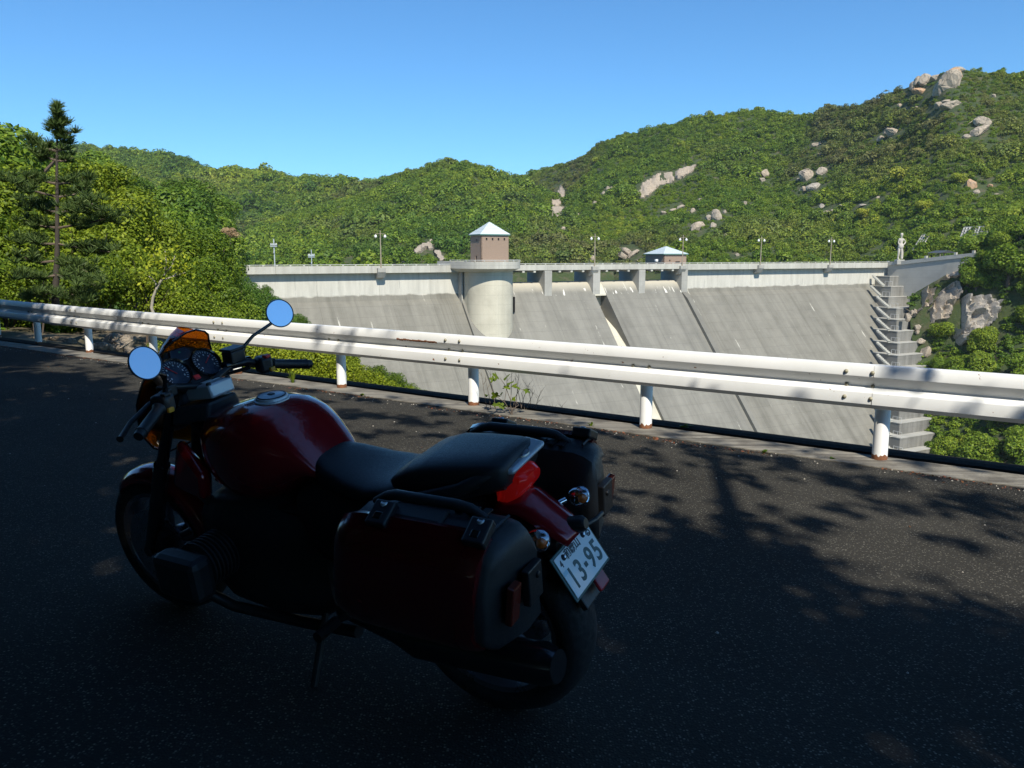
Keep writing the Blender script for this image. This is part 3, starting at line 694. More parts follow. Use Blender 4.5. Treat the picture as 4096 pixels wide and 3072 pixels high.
for k, lb in ((0, 'twin globe lamp at the left end of the dam, left of the tall tan house'), (2, 'twin globe lamp above the bridge pier with the open chute below'),
              (3, 'twin globe lamp standing in front of the low hut'), (4, 'twin globe lamp on the right wall, first one right of the low hut'), (5, 'twin globe lamp on the right wall nearest the white statue')):
    lamp(DW(18.9 * k, 1.15, -.1), lb)

# ------------------------------------------------------------------ guard rail (local axes: x along the rail, y away from the road, z up)
def rust_white(name, amount, streak=None):
    s = NT(name); v = s.coord(); sep = s.n('ShaderNodeSeparateXYZ'); s.l(v, sep.inputs[0])
    n1 = s.noise(v, 9., 6, .7); n2 = s.noise(v, 34., 3, .6)
    r = s.ramp(s.math('ADD', s.math('MULTIPLY', n1, .75), s.math('MULTIPLY', n2, .25)), [(amount, 0.), (amount + .012, 1.)])
    if streak:
        a0, a1, z0, z1 = streak
        wob = s.math('MULTIPLY', s.math('SUBTRACT', s.noise(v, 24., 4), .5), .035)
        zz = s.math('ADD', sep.outputs[2], wob)
        q = s.math('MULTIPLY', s.math('GREATER_THAN', zz, z0), s.math('LESS_THAN', zz, z1))
        q = s.math('MULTIPLY', q, s.math('MULTIPLY', s.math('GREATER_THAN', sep.outputs[0], a0), s.math('LESS_THAN', sep.outputs[0], a1)))
        r = s.math('MAXIMUM', r, q)
    grime = s.ramp(s.noise(v, 2.2, 5, .65), [(.4, 0.), (.75, .3)])
    c = s.mix(grime, (.80, .80, .78), (.52, .53, .50))
    c = s.mix(r, c, (.22, .085, .035)); s.set(Base_Color=c, Roughness=s.ramp(r, [(0, .38), (1, .9)]))
    s.bump(s.math('MULTIPLY', r, -1.), .2, .002); return s.m
M_rail = rust_white('white_rail_paint', .64, (-2.96, -2.38, .668, .690)); M_post = rust_white('post_paint', .66)
M_bolt = plain('bolt_steel', (.34, .31, .22), .6, .3, .4, 40)
M_rust = plain('rust', (.20, .08, .035), .9, var=.5, vscale=40)
rail = empty('guard_rail', R0, label='white steel guard rail with rust spots along the road edge', cat='guard rail'); rail.rotation_euler.z = RAIL_ROT
def bend(a):   # the road bends a little away beyond the left post
    return max(0, -(a + 7)) ** 1.6 * .018
prof = [(.026, .773), (.066, .767), (.086, .728), (.088, .678), (.034, .620), (.028, .603), (.034, .590), (.082, .556), (.090, .512), (.088, .466), (.064, .433), (.030, .430)]
back_p = [(o - .006, z - (.004 if i < 6 else -.004)) for i, (o, z) in enumerate(prof)]
P0 = .055
for k in range(-5, 6):
    a0, a1 = -2 + 4 * k - .06, 2 + 4 * k + .0
    if a1 < -30 or a0 > 14: continue
    m = MB(); ring = []
    for j in range(9):
        a = a0 + (a1 - a0) * j / 8 + (.0 if j else 0); lap = .005 if j == 0 else 0.
        ring.append([(a, -(P0 + o + lap) + bend(a), z) for o, z in prof] + [(a, -(P0 + o + lap) + bend(a), z) for o, z in reversed(back_p)])
    m.loft(ring, caps=False); bm_ = m.build('beam', M_rail, rail, bevel=.004, smooth=25)
    for a, rows_ in ((a0 + .055, (.700, .602, .504)), (a0 - .13 + 4.0, None), (a0 - .10, None)):
        pass
    cols = [(a1 - .07, (.712, .602, .512)), (a1 - .26, (.712, .602, .512))]
    mid = (a0 + a1) / 2; cols += [(mid - .07, (.602,)), (mid + .09, (.602,))]
    for a, zs in cols:
        for z in zs:
            o_ = {.602: .026}.get(z, .086); q = MB()
            q.lathe([(0, -.014), (.009, -.0125), (.0155, -.006), (.0165, 0), (.0165, .004)], (a, -(P0 + o_) + bend(a) - .003, z), 'y', 10)
            q.build('bolt', M_bolt, bm_, smooth=50)
for k in range(-12, 7):
    a = 2. * k; y = bend(a)
    m = MB(); m.lathe([(.057, -.35), (.057, .69), (.05, .70), (0, .703)], (a, y, 0), 'z', 24); p_ = m.build('post', M_post, rail, smooth=40)
    m = MB(); m.lathe([(.0585, .02), (.0590, .045), (.0577, .058)], (a, y, 0), 'z', 24)
    for i, q in enumerate(m.v):
        if i % 3 == 2: m.v[i] = (q[0], q[1], q[2] + .03 * noise.noise(Vector((q[0] * 40, q[1] * 40, k))))
    m.build('rusty_collar', M_rust, p_, smooth=60)
    m = MB(); m.box((a, y - .066, .602), (.10, .020, .06)); m.build('bracket', M_post, p_)


# ------------------------------------------------------------------ rocks on the hills (each outcrop a thing, its boulders the parts)
def rock_mat(name, c1, c2, c3):
    s = NT(name); v = s.coord(); rnd = s.n('ShaderNodeObjectInfo').outputs['Random']
    c = s.mix(s.ramp(s.noise(v, .9, 6, .65), [(.3, 0.), (.7, 1.)]), c1, c2)
    c = s.mix(s.ramp(s.noise(v, 2.6, 6, .7), [(.52, 0.), (.66, .7)]), c, c3)
    c = s.mix(s.math('MULTIPLY', rnd, .3), c, (.30, .285, .25))
    ck = s.n('ShaderNodeTexVoronoi', feature='DISTANCE_TO_EDGE'); ck.inputs['Scale'].default_value = 1.3; s.l(s.mix(.2, v, s.n('ShaderNodeTexNoise').outputs['Color']) if False else v, ck.inputs['Vector'])
    c = s.mix(s.ramp(ck.outputs['Distance'], [(0., .75), (.035, 0.)]), c, (.06, .052, .042))
    s.set(Base_Color=c, Roughness=.92); s.bump(s.noise(v, 3.5, 7, .7), .9, .12); return s.m
M_rock = rock_mat('granite', (.32, .26, .19), (.47, .385, .29), (.16, .135, .105))
M_rock_o = rock_mat('rust_granite', (.50, .26, .10), (.52, .33, .19), (.34, .26, .19))
M_rock_g = rock_mat('grey_granite', (.33, .29, .235), (.46, .41, .34), (.17, .145, .115))
ROCKS = [rock_mesh('boulder', 11 + i, 24 + i * 3) for i in range(6)]
for me in ROCKS: me.materials.append(M_rock)
def bvh(objs):
    V, F = [], []
    for o in objs:
        k = len(V); V += [v.co.copy() for v in o.data.vertices]; F += [tuple(i + k for i in p.vertices) for p in o.data.polygons]
    return BVHTree.FromPolygons(V, F)
T_hill = bvh([hillA, hillB, hillC]); T_spur = bvh([spur, bank]); T_flank = bvh([flank])
def hit(tree, px, py):
    loc, n_, i, d = tree.ray_cast(Vector((0, 0, EYE)), ray(px, py).normalized()); return loc
rnd = random.Random(5); CLEAR = []
def slab(tree, label, faces, mat=None, lift=1.0, step=9, rough=1.2):
    """bedrock laid bare: each face an outline on the slope, thick, jointed, and sunk into the ground at its rim"""
    t = None
    for fi, poly in enumerate(faces):
        xs_, ys_ = [p[0] for p in poly], [p[1] for p in poly]
        def inside(x, y):
            c = False; j = len(poly) - 1
            for i in range(len(poly)):
                if (poly[i][1] > y) != (poly[j][1] > y) and x < (poly[j][0] - poly[i][0]) * (y - poly[i][1]) / (poly[j][1] - poly[i][1]) + poly[i][0]: c = not c
                j = i
            return c
        nx = int((max(xs_) - min(xs_)) / step) + 3; ny = int((max(ys_) - min(ys_)) / step) + 3
        G = {}; m = MB()
        for j in range(ny):
            for i in range(nx):
                px, py = min(xs_) - step + i * step, min(ys_) - step + j * step
                h_ = hit(tree, px, py)
                if h_ is None: continue
                ins = inside(px, py)
                k_ = Vector((px * .03, py * .03, fi * 5.)); c_ = noise.cell(Vector((px / 26. + fi, py / 34., 2.)))
                d_ = (lift + rough * (noise.fractal(k_, .8, 2, 4) + .5 * c_)) if ins else -2.2
                G[i, j] = (len(m.v), ins); m.v.append(tuple(h_ + Vector((0, -d_ * .8, d_ * .45))))
                if ins: CLEAR.append((h_.x, h_.z, h_.y, step * h_.y / FPX * .9))
        for j in range(ny - 1):
            for i in range(nx - 1):
                q = [(i, j), (i + 1, j), (i + 1, j + 1), (i, j + 1)]
                if all(k in G for k in q) and any(G[k][1] for k in q): m.f.append(tuple(G[k][0] for k in q))
        c0 = Vector(m.v[m.f[len(m.f) // 2][0]])
        if t is None: t = empty('rock_outcrop', c0, label=label, cat='rock')
        b0 = t.location; used = sorted({i for f in m.f for i in f}); mp = {o_: n_ for n_, o_ in enumerate(used)}
        q = MB(); q.v = [tuple(Vector(m.v[i]) - b0) for i in used]; q.f = [tuple(mp[i] for i in f) for f in m.f]
        q.build('rock_face', mat or M_rock, t, smooth=28)
    return t
def outcrop(tree, label, parts, cat='rock', name='rock_outcrop', mats=None):
    """parts = [(px, py, width px, height px[, lean deg])]"""
    cx_ = sum(p[0] for p in parts) / len(parts); cy_ = sum(p[1] for p in parts) / len(parts)
    base = hit(tree, cx_, cy_) or hit(tree, cx_, cy_ + 25)
    if base is None: base = hit(tree, parts[0][0], parts[0][1] + 30)
    if base is None: return
    t = empty(name, base, label=label, cat=cat)
    for i, p in enumerate(parts):
        loc = hit(tree, p[0], p[1]) or hit(tree, p[0], p[1] + 20) or base
        loc = Vector((0, 0, EYE)) + (ray(p[0], p[1]) * (loc.y / ray(p[0], p[1]).y))
        m_ = loc.y / FPX; w_, h_ = p[2] * m_ / 2, p[3] * m_ / 2
        me = rnd.choice(ROCKS)
        o = bpy.data.objects.new('boulder', me); col.objects.link(o); o.parent = t
        dep = max(w_, h_) * .8
        o.location = loc - base + Vector((0, -dep * .25, dep * .05)); o.scale = (w_ * 1.08, dep, h_ * 1.08)
        o.rotation_euler = (rnd.uniform(-.15, .15), R(p[4]) if len(p) > 4 else rnd.uniform(-.15, .15), rnd.choice((0, math.pi)) + rnd.uniform(-.3, .3))
        if mats and i in mats:
            o.data = me.copy(); o.data.materials.clear(); o.data.materials.append(mats[i])
        CLEAR.append((loc.x, loc.z, loc.y, max(w_, h_)))
    return t
outcrop(T_hill, 'big pile of boulders with an orange stained face on the right hand summit', [(3792, 342, 84, 110, -20), (3810, 310, 66, 66), (3762, 360, 66, 80), (3828, 286, 54, 34), (3700, 325, 55, 60), (3672, 332, 40, 50), (3650, 350, 30, 45), (3740, 315, 40, 30), (3680, 372, 70, 30, -20)], mats={1: M_rock_o, 8: M_rock_o})
outcrop(T_hill, 'pair of rounded boulders below the orange stained summit pile', [(3795, 428, 75, 42, -10), (3755, 425, 38, 36), (3785, 408, 36, 16)])
outcrop(T_hill, 'two stacked tilted boulders high on the hill at the right edge', [(3925, 493, 68, 44, -10), (3912, 530, 85, 44, -20), (3865, 548, 28, 20)])
outcrop(T_hill, 'flat topped boulder with a dark overhang in the middle of the right hillside', [(3566, 537, 68, 36, -12), (3522, 558, 34, 30), (3550, 518, 20, 12)])
outcrop(T_hill, 'small pale boulder pair on the slope left of the two summit boulders', [(3598, 425, 20, 22), (3664, 434, 20, 16), (3628, 437, 18, 12)])
outcrop(T_hill, 'lone pale stone near the right edge below the summit', [(3974, 386, 18, 18)])
outcrop(T_hill, 'group of rounded boulders on the slope above the right lamps', [(3224, 712, 62, 74), (3288, 690, 48, 46), (3255, 752, 64, 36), (3215, 760, 40, 26), (3192, 720, 14, 16)], mats={2: M_rock_g})
outcrop(T_hill, 'long low ledge stones far up the slope between the two lamps', [(3266, 582, 46, 20), (3276, 618, 16, 10)])
outcrop(T_hill, 'thin leaning rock rib above the low hut, right of the bare slab', [(3060, 700, 34, 42, 30), (3048, 722, 24, 22)])
slab(T_hill, 'large bare reddish rock slab in the middle of the hillside', [[(2545, 770), (2570, 730), (2640, 690), (2690, 685), (2700, 730), (2640, 745), (2590, 790), (2560, 800)], [(2696, 690), (2740, 670), (2790, 658), (2770, 690), (2715, 722), (2700, 716)]], M_rock, .8, 6)
slab(T_hill, 'tall pillar of stacked pale rock on the slope right of the tower', [[(2226, 772), (2240, 742), (2262, 765), (2258, 792), (2230, 792)], [(2203, 805), (2240, 796), (2246, 815), (2236, 832), (2205, 824)], [(2192, 855), (2208, 826), (2256, 828), (2246, 884), (2198, 886)], [(2262, 830), (2270, 830), (2268, 842), (2260, 842)]], M_rock, 1.6, 4.5, 1.6)
outcrop(T_hill, 'small pale stone standing right of the tall pillar', [(2312, 862, 14, 18)]); outcrop(T_hill, 'small stone below the tall pillar', [(2252, 915, 20, 18)])
outcrop(T_hill, 'pair of pale rocks between the tall pillar and the bare slab', [(2432, 758, 16, 26), (2414, 776, 14, 20), (2450, 752, 24, 12)])
outcrop(T_hill, 'two small stones left of the bare slab', [(2354, 795, 14, 22), (2380, 812, 14, 16)])
outcrop(T_hill, 'cluster of big boulders above the low hut', [(2866, 872, 40, 56, 15), (2852, 905, 28, 36), (2786, 912, 66, 42, -22), (2832, 876, 24, 34), (2898, 850, 14, 20), (2860, 852, 36, 30)])
outcrop(T_hill, 'broken line of rubble stones left of the big boulders', [(2720, 830, 36, 16, -20), (2690, 842, 30, 14, -20), (2654, 852, 30, 14), (2772, 845, 22, 28), (2800, 800, 14, 14)])
outcrop(T_hill, 'sloping bare rock behind the bridge, left of the low hut', [(2512, 1012, 60, 26, -35), (2490, 1030, 60, 26, -30), (2530, 1018, 60, 20, -35), (2452, 1008, 18, 18), (2560, 1045, 40, 12)])
outcrop(T_hill, 'rounded boulder behind the bridge lamp', [(2366, 1036, 32, 34), (2344, 1046, 14, 14)])
outcrop(T_hill, 'two small stones half way up right of the low hut', [(2948, 1022, 18, 18), (2900, 942, 12, 16), (2980, 815, 14, 20)])
outcrop(T_hill, 'scatter of grey stones on the slope above the statue', [(3286, 828, 20, 26), (3305, 850, 26, 14), (3362, 822, 12, 14), (3452, 822, 34, 12), (3512, 792, 20, 14), (3330, 842, 14, 10)], mats={0: M_rock_g, 3: M_rock_g})
slab(T_hill, 'pale crag with an overhang standing among trees left of the tower', [[(1650, 1012), (1690, 976), (1732, 960), (1742, 985), (1734, 1004), (1705, 998), (1668, 1022)], [(1730, 1006), (1760, 1008), (1775, 1030), (1796, 1050), (1760, 1052), (1745, 1030)], [(1602, 1046), (1616, 1042), (1622, 1054), (1604, 1056)]], M_rock, 1.6, 5, 1.2)
outcrop(T_hill, 'tiny pale stone high on the hill above the tower', [(1586, 815, 10, 10)])
outcrop(T_hill, 'reddish earth bank with stones at the right edge of the hill', [(3880, 745, 44, 60, 20), (3905, 770, 26, 22), (3960, 745, 24, 16), (3985, 778, 20, 8)], mats={0: M_rock_o, 2: M_rock_o})
slab(T_flank, 'big jointed grey cliff on the bank right of the terraces', [[(3845, 1190), (3920, 1185), (3990, 1205), (3975, 1290), (3930, 1330), (3850, 1345), (3840, 1290)], [(3800, 1315), (3845, 1350), (3900, 1335), (3880, 1375), (3830, 1380)], [(3988, 1225), (4008, 1240), (4000, 1255), (3985, 1250)]], M_rock_g, 1.6, 9, 1.6)
slab(T_flank, 'pale sloping rock face between bushes below the wing wall', [[(3760, 1165), (3830, 1120), (3835, 1175), (3790, 1280), (3720, 1300), (3715, 1240)], [(3690, 1155), (3735, 1160), (3725, 1225), (3690, 1235)], [(3745, 1095), (3850, 1070), (3865, 1100), (3800, 1118), (3745, 1120)], [(3610, 1255), (3665, 1240), (3668, 1262), (3615, 1290)]], M_rock, 1.3, 8, 1.5)
outcrop(T_flank, 'low cluster of pale stones beside the terraces', [(3650, 1255, 40, 34), (3630, 1270, 24, 36), (3670, 1310, 28, 24), (3668, 1330, 22, 18), (3682, 1365, 40, 26), (3640, 1395, 36, 26), (3700, 1410, 40, 60, 25), (3655, 1450, 26, 20)])
outcrop(T_spur, 'long pale boulder on the dirt verge behind the left rail post', [(478, 1388, 130, 112, 8), (415, 1400, 100, 70), (520, 1416, 56, 60), (375, 1392, 60, 40)])
outcrop(T_spur, 'flat brown stones on the verge at the left end of the rail', [(110, 1372, 150, 36), (200, 1352, 90, 26), (280, 1368, 60, 34), (40, 1385, 60, 22)], mats={0: M_earth, 1: M_earth})

# ------------------------------------------------------------------ concrete slope grid, roofs and poles
def slope_grid(tree, label, corners, nx, ny):
    """lattice of square concrete beams lying on the bank; corners are photo pixels tl, tr, br, bl"""
    P = [hit(tree, *c) or hit(tree, c[0], c[1] + 15) for c in corners]
    P = [p + Vector((0, -.6, .9)) for p in P]
    t = empty('slope_grid', P[3], label=label, cat='retaining grid')
    q = lambda u, v: (P[0] * (1 - u) + P[1] * u) * (1 - v) + (P[3] * (1 - u) + P[2] * u) * v - P[3]
    for j in range(ny + 1):
        m = MB(); m.tube([q(i / 6, j / ny) for i in range(7)], .28, 4); m.build('beam', M_pier, t)
    for i in range(nx + 1):
        m = MB(); m.tube([q(i / nx, j / 4) for j in range(5)], .2, 4); m.build('rib', M_pier, t)
T_right = bvh([hillC, flank])
slope_grid(T_right, 'concrete lattice on the bank behind the statue', [(3685, 952), (3712, 952), (3672, 1022), (3640, 1022)], 3, 6)
slope_grid(T_right, 'long concrete lattice among trees at the far right bank', [(3850, 925), (3950, 920), (3930, 985), (3826, 988)], 8, 6)
def shed(name, label, P, L, W, h, rz, mat):
    t = empty(name, P, label=label, cat='shelter'); t.rotation_euler.z = rz
    m = MB(); m.loft([[(-L / 2, -W / 2, 0), (0, -W / 2, h), (L / 2, -W / 2, 0)], [(-L / 2, W / 2, 0), (0, W / 2, h), (L / 2, W / 2, 0)]]); m.build('roof', mat, t)
    for sx in (-.42, .42):
        for sy in (-.42, .42):
            m = MB(); m.box((sx * L, sy * W, -1.4), (.15, .15, 2.8)); m.build('post', M_lampole, t)
shed('shelter', 'small open shelter with a dark roof behind the wing wall', wp(3768, 1012, 172), 5, 3.4, .55, R(20), plain('dark_roof', (.06, .07, .08), .5))
m = MB(); m.prism([(-2.6, .0), (2.6, .42), (2.6, .3), (-2.6, -.12)], -1.2, 1.2)
o = empty('shed', wp(640, 935, 62), label='grey metal shed roof half hidden in the wood on the left', cat='shed'); m.build('roof', plain('grey_metal', (.36, .38, .39), .4, .2), o)
m = MB(); m.box((0, .1, -1.2), (4.4, 2., 2.1)); m.build('wall', M_lampole, o)
M_galv = plain('galvanised', (.55, .60, .63), .4, .3)
for (px, py, Y, lb) in ((1098, 978, 130, 'utility pole with pale crossarm poking from the trees at the left end of the dam'), (1248, 1020, 200, 'utility pole with pale crossarm just above the dam crest')):
    o = empty('utility_pole', wp(px, py + 55, Y), label=lb, cat='utility pole'); k = Y / FPX
    m = MB(); m.tube([(0, 0, -4), (0, 0, 75 * k)], .1, 8); m.build('pole', M_galv, o)
    m = MB(); m.box((0, -.1, 52 * k), (26 * k, .25, 4 * k)); m.box((0, -.1, 46 * k), (26 * k, .25, 3 * k)); m.build('crossarm', M_galv, o)
    for sx in (-11, -6, 6, 11):
        m = MB(); m.lathe([(0, 0), (1.6 * k, .5 * k), (1.2 * k, 3 * k), (0, 5 * k)], (sx * k, -.1, 54 * k), 'z', 8); m.build('insulator', M_white, o)
    m = MB(); m.lathe([(0, -3 * k), (2.4 * k, -2.4 * k), (2.4 * k, 3 * k), (0, 3.5 * k)], (0, -.2, 22 * k), 'z', 10); m.build('transformer', M_galv, o)

# ------------------------------------------------------------------ woods: one point cloud per far hill
nrg = np.random.default_rng(17)
far_src = [source('bush', crown_mesh('bush', 40 + i, 600, 8, (1.15, 1.15, .85), .20, .45, .2), M_leaf) for i in range(5)]
CELL = {}; CELL_N = [0]
def clear_of(q, pad=.85):
    """nothing grows on a rock or in the sight line just before it"""
    if CELL_N[0] != len(CLEAR):
        CELL.clear(); CELL_N[0] = len(CLEAR)
        for e in CLEAR:
            x, z, y, r_ = e; rx, ry = r_ * 1.8 + 1.5, r_ * 2.2 + 3
            for i in range(int((x - rx) // 10), int((x + rx) // 10) + 1):
                for j in range(int((y - ry) // 10), int((y + ry) // 10) + 1): CELL.setdefault((i, j), []).append(e)
    for x, z, y, r_ in CELL.get((int(q[0] // 10), int(q[1] // 10)), ()):
        if abs(q[1] - y) < r_ * 2.2 + 3 and (q[0] - x) ** 2 + ((q[2] - z) * .9) ** 2 < (r_ * pad + .8) ** 2: return False
    return True
def tone_of(p, seed, base, amp, patchy=.012):
    return np.array([base + amp * (noise.fractal(Vector(q) * patchy + Vector((seed, 0, 0)), 1., 2., 3) + .5 * noise.noise(Vector(q) * .09)) for q in p])
for o, nm, sp, size, base, amp, sd in ((hillA, 'far_forest', 3.2, 2.9, .52, .34, 1), (hillB, 'hill_scrub', 2.3, 2.1, .54, .30, 2), (hillC, 'hillside_scrub', 1.7, 1.6, .57, .26, 3)):
    p = surf_points(o, sp, nrg, lambda q: q[2] > -4 and q[1] > 60 and clear_of(q))
    big = np.array([(1 + .5 * noise.noise(Vector(q) * .02)) * (1. if clear_of(q, 1.7) else .62) for q in p])
    scl = size * big * nrg.lognormal(0, .45, len(p)) * .85
    tn = np.clip(tone_of(p, sd, base, amp) + nrg.normal(0, .11, len(p)), 0, 1)
    dry = np.array([min(.75, max(0., 1.5 * noise.fractal(Vector(q) * .013 + Vector((sd * 3., 9., 0)), .9, 2., 4) - .05)) for q in p])
    scatter(nm, p, scl, tn, far_src, nrg, .15, dry)
p = surf_points(hillC, 2.1, nrg, lambda q: q[2] > 8 and q[0] > 40 and clear_of(q, .25)); scatter('low_scrub', p, nrg.uniform(.7, 1.2, len(p)), np.clip(tone_of(p, 12, .5, .26) + nrg.normal(0, .11, len(p)), 0, 1), [source('bush', far_src[0].data, M_leaf), source('bush', far_src[1].data, M_leaf)], nrg)
# ------------------------------------------------------------------ woods: single trees nearer by
M_tree = [crown_mesh('tree_crown', 60 + i, 4500, 12, (1., 1., .85), .105, .4, .3) for i in range(5)]
for me in M_tree: me.materials.append(M_leaf)
M_treen = [crown_mesh('tree_crown', 70 + i, 9500, 14, (1., 1., .85), .06, .4, .35) for i in range(3)]
for me in M_treen: me.materials.append(M_leaf)
tk = MB(); tk.tube([(0, 0, -1.6), (.03, 0, -.8), (0, .04, 0), (.05, 0, .5)], [.09, .075, .05, .02], 6)
for a in range(4):
    an = a * 1.6; tk.tube([(0, 0, -.6 + .15 * a), (.35 * math.cos(an), .35 * math.sin(an), -.2 + .15 * a), (.6 * math.cos(an), .6 * math.sin(an), .1 + .12 * a)], [.04, .025, .01], 5)
T_trunk = tk.mesh('trunk', 60); T_trunk.materials.append(M_bark)
def wood(o, spacing, size, base, amp, label, group, seed, keep, limit=145, trunks=True):
    p = surf_points(o, spacing, np.random.default_rng(seed), keep)
    if len(p) > limit: p = p[:limit]
    tn = tone_of(p, seed, base, amp, .04)
    for q, tv in zip(p, tn):
        r_ = size * rnd.lognormvariate(0, .25)
        t = bpy.data.objects.new('broadleaf_tree', rnd.choice(M_tree if q[1] > 75 else M_treen)); col.objects.link(t)
        # the crown mesh is the tree; the trunk hangs below it
        t = tag(empty('broadleaf_tree', q + np.array([0, 0, .0])), label, 'tree', group) if False else t
        t.location = Vector(q) + Vector((0, 0, r_ * .75)); t.scale = (r_, r_, r_ * rnd.uniform(.8, 1.15)); t.rotation_euler = (rnd.uniform(-.15, .15), rnd.uniform(-.15, .15), rnd.uniform(0, 6.28))
        tag(t, label, 'tree', group); t['tone'] = float(np.clip(tv + rnd.gauss(0, .1), 0, 1))
        if trunks:
            k = bpy.data.objects.new('trunk', T_trunk); col.objects.link(k); k.parent = t
wood(spur, 4.3, 2.7, .50, .22, 'green broadleaf tree in the dense wood left of the dam', 'broadleaf trees on the left spur', 31, lambda q: q[1] > 24 and q[2] > -12 and clear_of(q) and 2048 + FPX * (q[0] + 3.) / q[1] < 1000)
wood(flank, 4.6, 2.9, .52, .2, 'green tree on the steep bank right of the stepped terraces', 'trees on the bank right of the dam', 32, lambda q: q[2] > -40 and q[0] > 60 and clear_of(q, .95))

# ------------------------------------------------------------------ the motorcycle (local axes: x forward from the rear contact, y left, z up)
gn = Vector((-GR * RN.x, -GR * RN.y, 1)).normalized()
BA = on_plane(2030, 2790, R0, gn); BB = on_plane(735, 2405, R0, gn)
BH = (BB - BA).normalized(); BLf = gn.cross(BH); LEAN = R(12)
BU = (gn * math.cos(LEAN) + BLf * math.sin(LEAN)).normalized(); BL = BU.cross(BH).normalized()
bike = empty('motorcycle', label='dark red motorcycle with black panniers parked in the shade on the road', cat='motorcycle')
BM = Matrix(((BH.x, BL.x, BU.x, BA.x), (BH.y, BL.y, BU.y, BA.y), (BH.z, BL.z, BU.z, BA.z), (0, 0, 0, 1)))
bike.matrix_world = BM
def to_bike(v): return Vector((v.dot(BH), v.dot(BL), v.dot(BU)))
M_red = plain('red_paint', (.24, .006, .010), .22, .25, .08, 2, coat=1.)
M_blk = plain('black_plastic', (.014, .014, .015), .42, var=.2, vscale=20, bump=.12)
M_gloss = plain('gloss_black', (.010, .010, .011), .16, coat=.6)
M_case = plain('pannier_plastic', (.018, .019, .021), .48, var=.15, vscale=30, bump=.25)
M_seat = plain('seat_vinyl', (.013, .013, .014), .42, var=.2, vscale=60, bump=.25)
M_tyre = plain('tyre_rubber', (.010, .010, .010), .85, var=.3, vscale=20, bump=.3)
M_alu = plain('brushed_alloy', (.42, .43, .45), .3, .9, .1, 30)
M_engine = plain('engine_alloy', (.030, .030, .032), .5, .3, .2, 20)
M_rim = plain('wheel_alloy', (.22, .22, .24), .3, .8)
M_dchrome = plain('dark_chrome', (.10, .10, .105), .22, .9, .05)
M_chrome = plain('chrome', (.7, .7, .72), .08, 1., .02)
M_lid = plain('dark_red_paint', (.10, .003, .005), .25, .2, .08, 2, coat=1.)  # the red paint again, with the lid's shade put into the colour
M_silver = plain('silver_paint', (.50, .53, .56), .35, .3, .05)
M_mirror = plain('mirror_silver', (.86, .88, .90), .02, 1., 0., spec=.5)
M_redlens = NT('red_lens').set(Base_Color=(.55, .01, .01), Roughness=.12, Emission_Color=(1., .02, .01), Emission_Strength=.0).m
M_orange = NT('amber_bulb').set(Base_Color=(.75, .16, .02), Roughness=.25).m
M_amberlens = NT('dark_amber_reflector').set(Base_Color=(.12, .02, .012), Roughness=.15).m
s = NT('clear_lens'); s.set(Base_Color=(.9, .93, .95), Roughness=.03); s.b.inputs['Transmission Weight'].default_value = 1.; s.b.inputs['IOR'].default_value = 1.35; M_clear = s.m
s = NT('amber_screen'); tr = s.n('ShaderNodeBsdfTransparent'); tr.inputs[0].default_value = (.60, .29, .055, 1); gl = s.n('ShaderNodeBsdfGlossy'); gl.inputs['Roughness'].default_value = .05
fz = s.n('ShaderNodeLayerWeight'); fz.inputs[0].default_value = .12; mx = s.n('ShaderNodeMixShader'); s.l(fz.outputs[1], mx.inputs[0]); s.l(tr.outputs[0], mx.inputs[1]); s.l(gl.outputs[0], mx.inputs[2]); s.l(mx.outputs[0], s.out.inputs[0]); M_amber = s.m
M_dial = plain('dial_face', (.035, .045, .07), .25, var=.05, coat=.8); M_mark = plain('dial_marks', (.55, .56, .58), .5)
M_redsw = plain('red_switch', (.55, .03, .03), .4); M_yel = plain('amber_button', (.55, .28, .02), .4)
def sup(n, y, z, cy=0., cz=0., e=2.4):
    """superellipse ring in the y-z plane"""
    out = []
    for k in range(n):
        a = 2 * math.pi * k / n; c, s_ = math.cos(a), math.sin(a)
        out.append((cy + y * math.copysign(abs(c) ** (2 / e), c), cz + z * math.copysign(abs(s_) ** (2 / e), s_)))
    return out
def loftx(st, n=28, e=2.4):
    """stations (x, half width, z bottom, z top[, y centre])"""
    m = MB(); m.loft([[(q[0], y, z) for y, z in sup(n, q[1], (q[3] - q[2]) / 2, q[4] if len(q) > 4 else 0, (q[3] + q[2]) / 2, e)] for q in st]); return m
def part(name, m, mat, parent=None, **k): return m.build(name, mat, parent or bike, **k)

